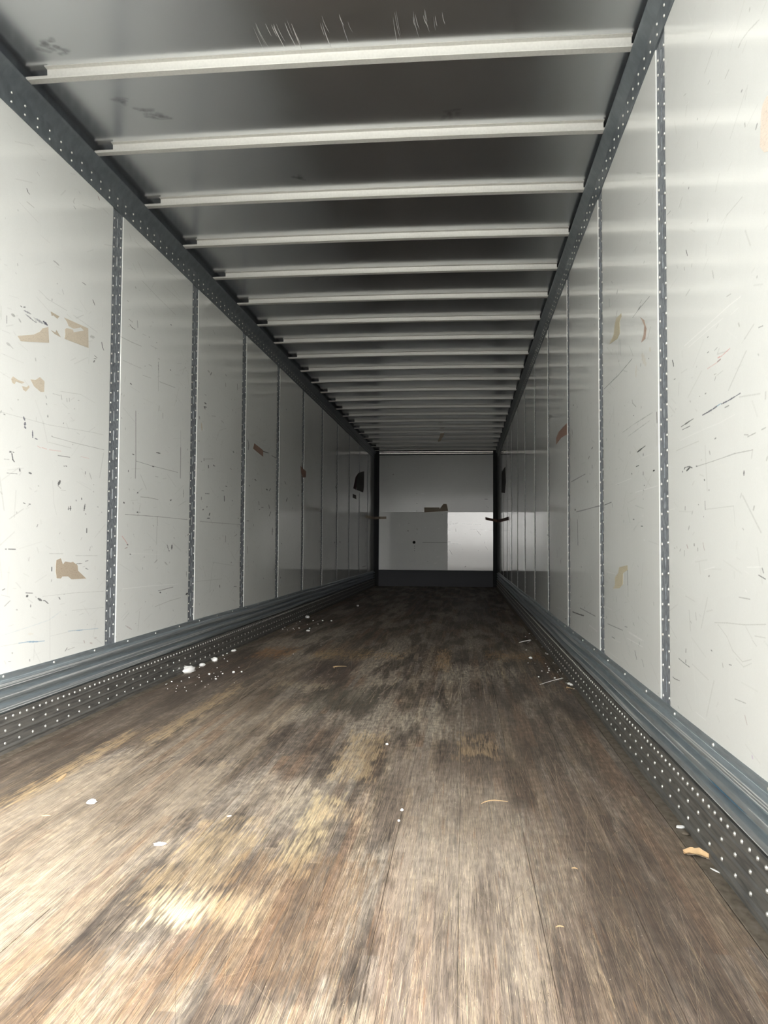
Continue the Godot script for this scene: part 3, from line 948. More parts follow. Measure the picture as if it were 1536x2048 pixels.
func build_posts() -> void:
	var made := {}
	for s in [-1.0, 1.0]:
		# the slotted face, the slots with their sides, and a backing behind them, near-white to paint the slots as lit
		var n := Vector3(-s, 0, 0)
		var y0 := 0.30
		var y1 := 2.58
		var w := 0.061
		var g := 0.0058
		var st := begin()
		var face := func(za: float, zb: float, ya: float, yb: float) -> void:
			quad(st, Vector3(0, ya, za), Vector3(0, ya, zb), Vector3(0, yb, zb), Vector3(0, yb, za), n)
		face.call(-w, -g, y0, y1)
		face.call(g, w, y0, y1)
		var back := begin()
		var y := y0
		var slots := 22
		for k in slots:
			var a := 0.345 + k * 0.1016
			var b := a + 0.052
			face.call(-g, g, y, a)
			y = b
			var d: float = s * 0.0035
			quad(st, Vector3(0, a, -g), Vector3(0, a, g), Vector3(d, a, g), Vector3(d, a, -g), Vector3.UP)
			quad(st, Vector3(0, b, -g), Vector3(0, b, g), Vector3(d, b, g), Vector3(d, b, -g), Vector3.DOWN)
			quad(st, Vector3(0, a, -g), Vector3(0, b, -g), Vector3(d, b, -g), Vector3(d, a, -g), Vector3.BACK)
			quad(st, Vector3(0, a, g), Vector3(0, b, g), Vector3(d, b, g), Vector3(d, a, g), Vector3.FORWARD)
		face.call(-g, g, y, y1)
		for q in [-w, w]:
			quad(st, Vector3(0, y0, q), Vector3(0, y1, q), Vector3(s * 0.012, y1, q), Vector3(s * 0.012, y0, q), Vector3(0, 0, signf(q)))
		var plate := st.commit()
		box(back, Vector3(minf(s * 0.0036, s * 0.012), y0, -w), Vector3(maxf(s * 0.0036, s * 0.012), y1, w))
		var backing := back.commit()
		st = begin()
		for k in 44:
			var yy := 0.332 + k * 0.0508
			if yy < 2.56:
				dome(st, Vector3(0, yy, 0.0405), n, 0.0058, 0.004, 7)
				dome(st, Vector3(0, yy - (0.0045 if s > 0 else 0.0254), -0.0405), n, 0.0058, 0.004, 7)
		var rivets := st.commit()
		var first := -2
		for k in range(first, 10):
			var z := -(3.970 + k * PITCH)
			var t: Node3D
			if k < (0 if s < 0 else -1):
				# behind the edge of the photograph: part of the wall
				t = Node3D.new()
				t.name = "wall_post"
				get_node("wall_left" if s < 0 else "wall_right").add_child(t, true)
				t.position = Vector3(s * 1.239, 0, z)
			else:
				var nth := k if s < 0 else k + 1
				t = thing("wall_post", "%s slotted steel post from the open end along the %s wall" % [ORDINAL[nth], "left" if s < 0 else "right"], "wall post", Vector3(s * 1.239, 0, z), "slotted steel posts of the %s wall" % ("left" if s < 0 else "right"))
			obj("post_strip", plate, mats.post_steel, t)
			obj("backing", backing, mats.lit_slot_back, t)
			obj("rivets", rivets, mats.rivet, t, "stuff")

# Torn stickers and tape: an outline with a little thickness on its wall.
func build_tape() -> void:
	for line in TAPES.split("\n", false):
		var f := line.split("|")
		var nums := f[3].split(" ", false)
		var out := PackedVector2Array()
		for k in range(0, nums.size() - 1, 2):
			out.append(Vector2(float(nums[k]), float(nums[k + 1])))
		var st := begin()
		var mid := Vector2.ZERO
		for p in out:
			mid += p / out.size()
		for k in out.size():
			out[k] -= mid
		var at := Vector3.ZERO
		if f[0] == "F":
			at = Vector3(mid.x, mid.y, front_depth(mid.x, false) + 0.0122)
			push(st, out, PackedFloat32Array([0.0, 0.004]), func(p: Vector2, d: float): return Vector3(p.x, p.y, d), 5.0)
		else:
			var s := -1.0 if f[0] == "L" else 1.0
			at = Vector3(s * 1.2349, mid.y, -mid.x)
			push(st, out, PackedFloat32Array([0.0, 0.0009]), func(p: Vector2, d: float): return Vector3(-s * d, p.y, -p.x), 5.0)
		var name_is := "sticker_remnant" if f[1] in ["red", "dark", "maroon"] else ("paper_label" if f[1] in ["brown", "rust"] else "tape_remnant")
		var o := obj(name_is, st.commit(), mats["tape_" + f[1]])
		o.position = at
		if f[0] == "F":
			o.rotation.y = -0.026
		tag(o, f[2], "label" if name_is == "paper_label" else ("sticker" if name_is == "sticker_remnant" else "tape"))
	# brown packing tape round the two front corners
	for s in [-1.0, 1.0]:
		var path: Array
		if s < 0:
			path = [Vector3(-1.2335, 1.355, -14.60), Vector3(-1.2335, 1.365, -15.75), Vector3(-1.219, 1.37, -16.04), Vector3(-1.145, 1.375, -16.093), Vector3(-1.125, 1.376, -16.15), Vector3(-1.0, 1.380, front_depth(-1.0, true) + 0.013)]
		else:
			path = [Vector3(1.2335, 1.235, -12.1), Vector3(1.2335, 1.30, -15.6), Vector3(1.219, 1.32, -16.04), Vector3(1.145, 1.335, -16.09), Vector3(0.995, 1.37, front_depth(0.995, true) + 0.013)]
		var st := begin()
		for k in path.size() - 1:
			var a: Vector3 = path[k]
			var b: Vector3 = path[k + 1]
			var n := (b - a).cross(Vector3.UP).normalized()
			if n.dot(Vector3(0, 1.3, -13) - a) < 0.0:
				n = -n
			var h := Vector3(0, 0.026, 0)
			var t := n * 0.0012
			quad(st, a - h + t, b - h + t, b + h + t, a + h + t, n)
			quad(st, a - h, b - h, b + h, a + h, -n)
			quad(st, a + h, b + h, b + h + t, a + h + t, Vector3.UP)
			quad(st, a - h, b - h, b - h + t, a - h + t, Vector3.DOWN)
		var o := obj("packing_tape", st.commit(), mats["tape_brown"] if s < 0 else mats["tape_red"])
		tag(o, "level brown tape strip across the left front corner post" if s < 0 else "slanted brown tape strip across the right front corner post", "tape")
	# loose flap of tape on a post, and a paper scrap hanging under the roof
	var flap := thing("tape_flap", "ragged brown tape flap stuck over the fifth post of the left wall", "tape", Vector3(-1.232, 1.645, -8.83))
	var st := begin()
	push(st, PackedVector2Array([Vector2(-0.14, 0.05), Vector2(-0.02, 0.035), Vector2(0.16, 0.02), Vector2(0.15, -0.05), Vector2(0.0, -0.065), Vector2(-0.1, -0.02)]), PackedFloat32Array([0.0, 0.002]), func(p: Vector2, d: float): return Vector3(d + 0.02 * absf(p.x), p.y, -p.x), 5.0)
	obj("tape_body", st.commit(), mats["tape_red"], flap)
	st = begin()
	push(st, PackedVector2Array([Vector2(-0.03, 0.13), Vector2(0.0, 0.10), Vector2(0.02, 0.035), Vector2(0.0, 0.03), Vector2(-0.02, 0.08)]), PackedFloat32Array([0.0, 0.0015]), func(p: Vector2, d: float): return Vector3(d + 0.002, p.y, -p.x), 5.0)
	obj("torn_end", st.commit(), mats.paper, flap).set_meta("label", "white torn end of the tape")
	var scrap := thing("paper_scrap", "twisted brown paper scrap hanging from a roof bow near the front", "scrap", Vector3(0.195, 2.717, -13.39))
	st = begin()
	var strip := [Vector3(0.01, 0, 0), Vector3(0.008, -0.03, 0.006), Vector3(-0.004, -0.07, 0.012), Vector3(-0.028, -0.115, 0.004), Vector3(-0.038, -0.15, 0.012)]
	for k in strip.size() - 1:
		var a: Vector3 = strip[k]
		var b: Vector3 = strip[k + 1]
		var wa := Vector3(0.034, 0.004, 0.01 * k)
		var wb := Vector3(0.034 - 0.004 * k, 0.004, 0.01 * (k + 1))
		for d in [0.0, 0.002]:
			var off := Vector3(0, 0, d)
			quad(st, a - wa + off, a + wa + off, b + wb + off, b - wb + off, Vector3(0, 0, 1 if d > 0 else -1))
	obj("scrap_body", st.commit(), mats["tape_brown"], scrap)
	st = begin()
	box(st, Vector3(-0.03, -0.012, 0.003), Vector3(0.04, 0.0, 0.009))
	obj("bright_fold", st.commit(), mats.paper, scrap).set_meta("label", "pale folded end at the top")

# ---------------------------------------------------------------- what lies on the floor
func lump(seed_at: int, sides: int, rings: int, flat: float) -> Mesh:
	var n := FastNoiseLite.new()
	n.seed = seed_at
	n.frequency = 0.9
	var st := begin()
	st.set_smooth_group(1)
	var at := func(i: int, j: int) -> Vector3:
		var a := TAU * (i % sides) / sides
		var b := PI * j / rings
		var v := Vector3(sin(b) * cos(a), cos(b), sin(b) * sin(a))
		var r := 1.0 + 0.55 * n.get_noise_3d(v.x * 1.6, v.y * 1.6, v.z * 1.6)
		v *= 0.5 * r
		v.y = maxf(v.y * flat, -0.5 * flat * 0.75) + 0.5 * flat * 0.75
		return v
	for j in rings:
		for i in sides:
			var q := [at.call(i, j), at.call(i + 1, j), at.call(i + 1, j + 1), at.call(i, j + 1)]
			if j > 0:
				for o in [0, 1, 2]:
					st.add_vertex(q[o])
			if j < rings - 1:
				for o in [0, 2, 3]:
					st.add_vertex(q[o])
	st.index()
	st.generate_normals()
	return st.commit()

func crumbs(list: String, meshes: Array, label: String, group: String) -> void:
	var first: MeshInstance3D = null
	var k := 0
	for item in list.split(";"):
		var f := item.split(" ", false)
		var x := clampf(float(f[0]), -1.205, 1.205)
		var o: MeshInstance3D
		if first == null:
			o = obj("foam_crumb", meshes[0], mats.foam)
			first = o
		else:
			o = first.duplicate()
			o.name = numbered("foam_crumb")
			add_child(o, true)
			o.mesh = meshes[k % meshes.size()]
		var size := float(f[2]) * 0.001
		o.position = Vector3(x, 0.0, -float(f[1]))
		o.scale = Vector3.ONE * size
		o.rotation.y = k * 2.4
		tag(o, label, "foam", group)
		k += 1

func piece(called: String, mesh: Mesh, m: Material, label: String, category: String, at: Vector3, turn := 0.0) -> MeshInstance3D:
	var o := obj(called, mesh, m)
	o.position = at
	o.rotation.y = turn
	tag(o, label, category)
	return o

func sliver(length: float, wide: float, high: float, bend: float) -> Mesh:
	var st := begin()
	var stops := PackedFloat32Array([0.0, 0.15, 0.4, 0.6, 0.85, 1.0])
	push(st, PackedVector2Array([Vector2(-0.5, 0.0), Vector2(0.5, 0.0), Vector2(0.35, 1.0), Vector2(-0.3, 1.0)]), stops, func(p: Vector2, t: float): return Vector3((t - 0.5) * length, p.y * high * (0.35 + 1.3 * t * (1.0 - t)), p.x * wide * (0.25 + 3.0 * t * (1.0 - t)) + bend * (t - 0.5) * (t - 0.5)), 30.0)
	return st.commit()

func build_debris() -> void:
	var fine := []
	for k in 4:
		fine.append(lump(60 + k, 6, 4, 0.7))
	crumbs(CRUMBS_NEAR, fine, "small white foam crumb in the near scatter below the left scuff plate", "foam crumbs below the left scuff plate")
	crumbs(CRUMBS_FAR, fine, "tiny white foam crumb beyond the tan floor band along the left side", "foam crumbs far along the left side")
	crumbs(CRUMBS_RIGHT, fine, "small white foam crumb scattered along the foot of the right scuff plate", "foam crumbs below the right scuff plate")
	var big := [[-1.188, 5.03, 0.066, 1.9, "largest crumpled foam lump against the left scuff plate"], [-1.19, 5.30, 0.034, 1.6, "middle foam chunk of the three against the left scuff plate"], [-1.18, 5.54, 0.042, 1.3, "farthest foam chunk of the three against the left scuff plate"], [-1.195, 6.06, 0.024, 1.8, "flat foam flake beside the left scuff plate just before the tan band"], [-1.185, 8.92, 0.046, 1.6, "pale foam lump farthest along the left scuff plate"], [-0.907, 7.56, 0.025, 1.4, "bright foam bit lying apart in the dark left half of the floor"], [-0.849, 10.70, 0.034, 1.0, "lone white foam ball in the dark far middle of the floor"], [1.058, 5.98, 0.022, 1.2, "white foam bead on the tan band at the right"], [1.195, 4.90, 0.020, 1.1, "rounder foam ball of the pair against the right scuff plate"], [1.206, 4.87, 0.018, 1.2, "second foam ball of the pair, touching the right scuff plate"]]
	for k in big.size():
		var b: Array = big[k]
		var o := piece("foam_chunk", lump(80 + k, 12, 8, 0.75), mats.foam, b[4], "foam", Vector3(b[0], 0.0, -b[1]), k * 1.3 if k > 1 else 1.4)
		o.scale = Vector3(b[2] * b[3], b[2], b[2])
	var o := piece("foam_chunk", lump(101, 12, 8, 0.6), mats.foam, "larger torn foam flake on the pale boards at the left", "foam", Vector3(-0.607, 0, -2.476), 0.6)
	o.scale = Vector3(0.030, 0.024, 0.026)
	o = piece("foam_chunk", lump(102, 12, 8, 0.5), mats.foam, "elongated white foam flake in the left foreground, nearest the camera", "foam", Vector3(-0.259, 0, -2.161), 0.2)
	o.scale = Vector3(0.034, 0.018, 0.018)
	o = piece("foam_chunk", lump(103, 8, 6, 0.8), mats.foam, "upper of two tiny foam specks on the middle boards", "foam", Vector3(0.38, 0, -2.519))
	o.scale = Vector3.ONE * 0.011
	o = piece("foam_chunk", lump(104, 8, 6, 0.8), mats.foam, "lower of two tiny foam specks on the middle boards", "foam", Vector3(0.378, 0, -2.424))
	o.scale = Vector3.ONE * 0.009
	o = piece("foam_chunk", lump(105, 8, 6, 0.8), mats.foam, "single foam speck beyond the yellow sawdust patch", "foam", Vector3(0.255, 0, -3.332))
	o.scale = Vector3.ONE * 0.012
	o = piece("paper_scrap", lump(106, 10, 6, 0.35), mats.paper, "white crumpled paper scrap on the right edge plate", "scrap", Vector3(1.205, 0.0015, -2.46), 0.3)
	o.scale = Vector3(0.030, 0.024, 0.024)
	o = piece("paper_scrap", lump(107, 10, 6, 0.5), mats.edge_plate, "grey crumpled scrap touching the right scuff plate", "scrap", Vector3(1.204, 0.0015, -2.405), 0.5)
	o.scale = Vector3(0.022, 0.02, 0.024)
	o = piece("paper_scrap", lump(108, 10, 6, 0.25), mats.paper, "small grey-white paper scrap in the left middle boards", "scrap", Vector3(-0.138, 0.0, -2.41), 0.7)
	o.scale = Vector3(0.016, 0.012, 0.010)
	# wood
	o = piece("wood_sliver", sliver(0.092, 0.0045, 0.004, 0.10), mats.wood_chip, "thin pale curved wood splinter lying across the right middle boards", "splinter", Vector3(0.661, 0, -2.655), 0.35)
	o = piece("wood_sliver", sliver(0.10, 0.02, 0.006, 0.0), mats.wood_chip, "broad tan wood chip lying along the dark left boards", "splinter", Vector3(-0.84, 0, -2.73), 1.75)
	o = piece("wood_sliver", sliver(0.026, 0.008, 0.003, 0.0), mats.wood_chip, "short tan chip on the left boards before the broad chip", "splinter", Vector3(-0.692, 0, -2.352), 0.3)
	o = piece("wood_sliver", sliver(0.018, 0.004, 0.003, 0.02), mats.wood_chip, "tiny pale chip on the brown boards at the lower right", "splinter", Vector3(0.779, 0, -1.807), 0.1)
	o = piece("wood_sliver", sliver(0.016, 0.005, 0.003, 0.02), mats.wood_chip, "tiny pale chip in front of the dry leaf", "splinter", Vector3(0.856, 0, -2.131), -0.3)
	o = piece("wood_sliver", sliver(0.036, 0.006, 0.003, 0.0), mats.paper, "white splinter on the right edge plate beside the dry leaf", "splinter", Vector3(1.21, 0.0015, -2.15), -1.1)
	o = piece("wood_sliver", sliver(0.12, 0.022, 0.006, 0.2), mats.wood_chip, "orange-tan curled chip on the dark boards in front of the tan band", "splinter", Vector3(-0.30, 0, -5.41), 1.0)
	o = piece("wood_sliver", sliver(0.04, 0.012, 0.008, 0.3), mats.wood_chip, "small orange chip beside the foam pair at the right scuff plate", "splinter", Vector3(1.17, 0, -4.80), 0.2)
	o = piece("plastic_curl", sliver(0.055, 0.008, 0.006, 1.2), mats.foam, "white curled shaving beside the right scuff plate", "shaving", Vector3(1.19, 0, -5.13), -0.5)
	o = piece("plastic_curl", sliver(0.07, 0.016, 0.012, 0.8), mats.foam, "white comma-shaped shaving far along the right side", "shaving", Vector3(1.15, 0, -7.12), -0.4)
	# the dry leaf: a curled blade with a midrib and a short stalk
	var leaf := thing("dry_leaf", "curled dry tan leaf on the right edge plate", "leaf", Vector3(1.188, 0.0015, -2.235))
	leaf.rotation.y = -0.45
	var st := begin()
	st.set_smooth_group(1)
	var blade := func(u: float, v: float) -> Vector3:
		var width := 0.0175 * pow(sin(clampf(u * 0.96, 0.0, 1.0) * PI), 0.75) * (1.0 + 0.16 * sin(u * 23.0 + v))
		return Vector3((u - 0.5) * 0.060 - 0.006 * absf(v) * (1.0 - u), 0.003 + 0.011 * pow(absf(v), 1.4) * (1.0 if v > 0.0 else 0.45) + 0.006 * sin(u * PI) + 0.0012 * sin(u * 16.0 + v * 4.0), -v * width * (1.0 if v > 0.0 else 0.8))
	for i in 12:
		for j in 6:
			var q := [blade.call(i / 12.0, j / 3.0 - 1.0), blade.call((i + 1) / 12.0, j / 3.0 - 1.0), blade.call((i + 1) / 12.0, (j + 1) / 3.0 - 1.0), blade.call(i / 12.0, (j + 1) / 3.0 - 1.0)]
			for k in [0, 1, 2, 0, 2, 3]:
				st.add_vertex(q[k])
	st.index()
	st.generate_normals()
	obj("blade", st.commit(), mats.dry_leaf, leaf)
	st = begin()
	push(st, PackedVector2Array([Vector2(-0.0007, 0), Vector2(0.0007, 0), Vector2(0, 0.0013)]), PackedFloat32Array([-0.025, 0.0, 0.025]), func(p: Vector2, x: float): return Vector3(x, p.y + 0.003 + 0.004 * cos(x * 60.0), p.x), 5.0)
	obj("midrib", st.commit(), mats["tape_brown"], leaf)
	st = begin()
	push(st, PackedVector2Array([Vector2(-0.001, 0), Vector2(0.001, 0), Vector2(0, 0.0018)]), PackedFloat32Array([0.024, 0.036]), func(p: Vector2, x: float): return Vector3(x, p.y + 0.002, p.x), 5.0)
	obj("stalk", st.commit(), mats["tape_brown"], leaf)

# ---------------------------------------------------------------- survey
const CRUMBS_NEAR := "-0.903 5.059 20;-0.858 5.090 13;-1.033 4.968 16;-0.967 4.887 10;-0.938 4.803 14;-0.957 5.005 11;-1.067 5.238 9;-0.991 5.079 7;-1.144 5.653 9;-1.088 5.544 9;-1.118 4.837 9;-1.119 4.703 9;-1.169 4.678 9;-1.170 4.588 7;-1.029 4.511 6;-1.062 4.465 6;-1.033 4.379 5;-1.108 4.450 5;-1.090 4.940 7;-1.057 4.845 8;-1.000 4.723 6;-0.993 4.594 5;-0.917 4.535 6;-0.981 4.401 5;-1.089 4.555 5;-1.189 5.240 8;-0.930 5.280 8;-0.789 4.692 6;-1.211 5.821 13;-1.222 5.920 13;-0.966 4.809 6;-0.957 4.908 6;-1.020 5.022 5;-1.186 5.042 7;-1.178 5.058 6;-1.174 4.614 5;-0.926 4.620 5;-1.189 5.345 6;-1.078 4.872 5"
const CRUMBS_FAR := "-0.938 7.792 16;-0.855 8.594 21;-0.951 8.593 21;-0.937 8.236 13;-1.047 7.813 14;-1.096 7.768 11;-1.183 7.681 16;-0.708 5.971 9;-1.179 8.483 11;-1.180 8.303 9;-1.124 7.630 9;-1.065 7.669 10;-1.055 8.592 13;-1.039 8.186 9;-0.596 6.520 8;-1.202 7.864 13"
const CRUMBS_RIGHT := "1.182 7.641 15;1.127 7.396 12;1.217 6.662 11;1.197 6.274 14;1.211 6.223 14;1.062 6.455 11;1.021 5.750 9;1.143 5.742 8;1.140 5.504 13;1.132 5.424 12;1.116 5.334 10;1.082 5.388 12;1.040 5.148 12;1.137 5.117 12;1.041 4.901 7;1.183 5.365 8;1.219 5.458 9;1.230 4.751 8;1.199 5.775 8;1.236 7.191 11;1.232 5.730 7;1.231 5.404 7;1.222 5.285 7;1.185 4.947 6;1.141 5.608 6;1.171 5.077 6;1.237 5.038 6;1.068 5.744 5;1.199 7.470 7"
const TAPES := """L|tan|triangular tan tape remnant below the black ink smear on the left wall|3.052 1.667 3.175 1.705 3.222 1.730 3.245 1.751 3.289 1.768 3.299 1.702 3.153 1.668 3.077 1.652
L|tan|large torn tan tape remnant with square right edge on the left wall|3.425 1.849 3.657 1.863 3.666 1.770 3.433 1.754 3.440 1.776 3.435 1.797 3.451 1.808 3.508 1.816 3.516 1.806 3.616 1.841 3.586 1.848 3.517 1.823 3.468 1.822 3.451 1.838
L|tan2|small wedge of torn tape above the gap between the two large tan remnants|3.307 1.842 3.382 1.842 3.366 1.827 3.330 1.832 3.317 1.825
L|tan2|thin pointed tape sliver between the two large tan remnants|3.313 1.761 3.353 1.761 3.357 1.774 3.399 1.752 3.346 1.753
L|tan|bone-shaped strip of beige tape residue on the left wall|3.014 1.482 3.027 1.496 3.065 1.489 3.112 1.490 3.093 1.480 3.049 1.480 3.039 1.467 3.025 1.469
L|tan|little cup-shaped piece of beige tape residue under the bone-shaped strip|3.094 1.470 3.127 1.472 3.147 1.484 3.150 1.475 3.123 1.453 3.103 1.457
L|tan|rounded beige tape residue shaped like a shield on the left wall|3.157 1.511 3.195 1.516 3.230 1.536 3.268 1.525 3.267 1.479 3.239 1.474 3.185 1.488
L|brown|lowest brown paper label remnant with scooped edges on the left wall|3.404 0.751 3.443 0.759 3.463 0.731 3.485 0.744 3.537 0.738 3.555 0.741 3.602 0.723 3.607 0.698 3.652 0.677 3.691 0.658 3.548 0.660 3.515 0.675 3.460 0.677 3.447 0.668 3.411 0.671 3.401 0.700 3.400 0.726
L|red|small reddish brown sticker remnant between the third and fourth wall posts|6.742 1.700 7.047 1.675 7.050 1.616 6.701 1.649
L|dark|dark grey torn sticker near the front end of the left wall|13.657 2.070 14.375 2.164 14.353 1.868 14.246 1.767 13.371 1.753 13.299 1.880 13.426 1.978
L|maroon|dark maroon torn sticker strip near the front end of the left wall|13.230 1.962 13.636 2.073 13.364 1.885 13.306 1.749 12.957 1.750
L|dark|small dark square sticker below the maroon strip on the left wall|12.900 1.657 13.310 1.661 13.347 1.593 12.903 1.593
R|pale|yellowish lightning-shaped tape remnant on the right wall|3.444 1.816 3.440 1.802 3.483 1.789 3.478 1.741 3.533 1.730 3.731 1.755 3.623 1.771 3.586 1.814 3.552 1.826
R|pink|curved pinkish tape remnant on the right wall|3.081 1.695 3.017 1.666 2.979 1.623 2.999 1.592 3.068 1.595 3.027 1.614 3.013 1.643 3.057 1.679
R|pale|low beige tape remnant near the scuff plate on the right wall|3.525 0.737 3.355 0.750 3.349 0.731 3.445 0.714 3.446 0.669 3.528 0.647 3.677 0.637 3.625 0.656 3.624 0.689 3.550 0.711
R|red|slanted brown tape remnant beside the third post of the right wall|5.260 1.625 5.256 1.550 5.567 1.571 5.870 1.561 5.869 1.607 5.713 1.631
R|rust|torn cream and rust label cut off at the right edge of the photograph|1.798 1.821 1.825 1.817 1.836 1.798 1.845 1.729 1.820 1.704 1.759 1.682 1.748 1.745 1.763 1.796
R|dark|long dark sticker remnant near the front end of the right wall|14.266 2.135 13.019 2.105 12.862 1.839 13.189 1.686 14.369 1.772
F|brown|brown paper label strip with a raised end at the middle of the front wall|-0.229 1.588 0.074 1.588 0.083 1.558 0.153 1.660 0.224 1.660 0.251 1.518 -0.228 1.490"""
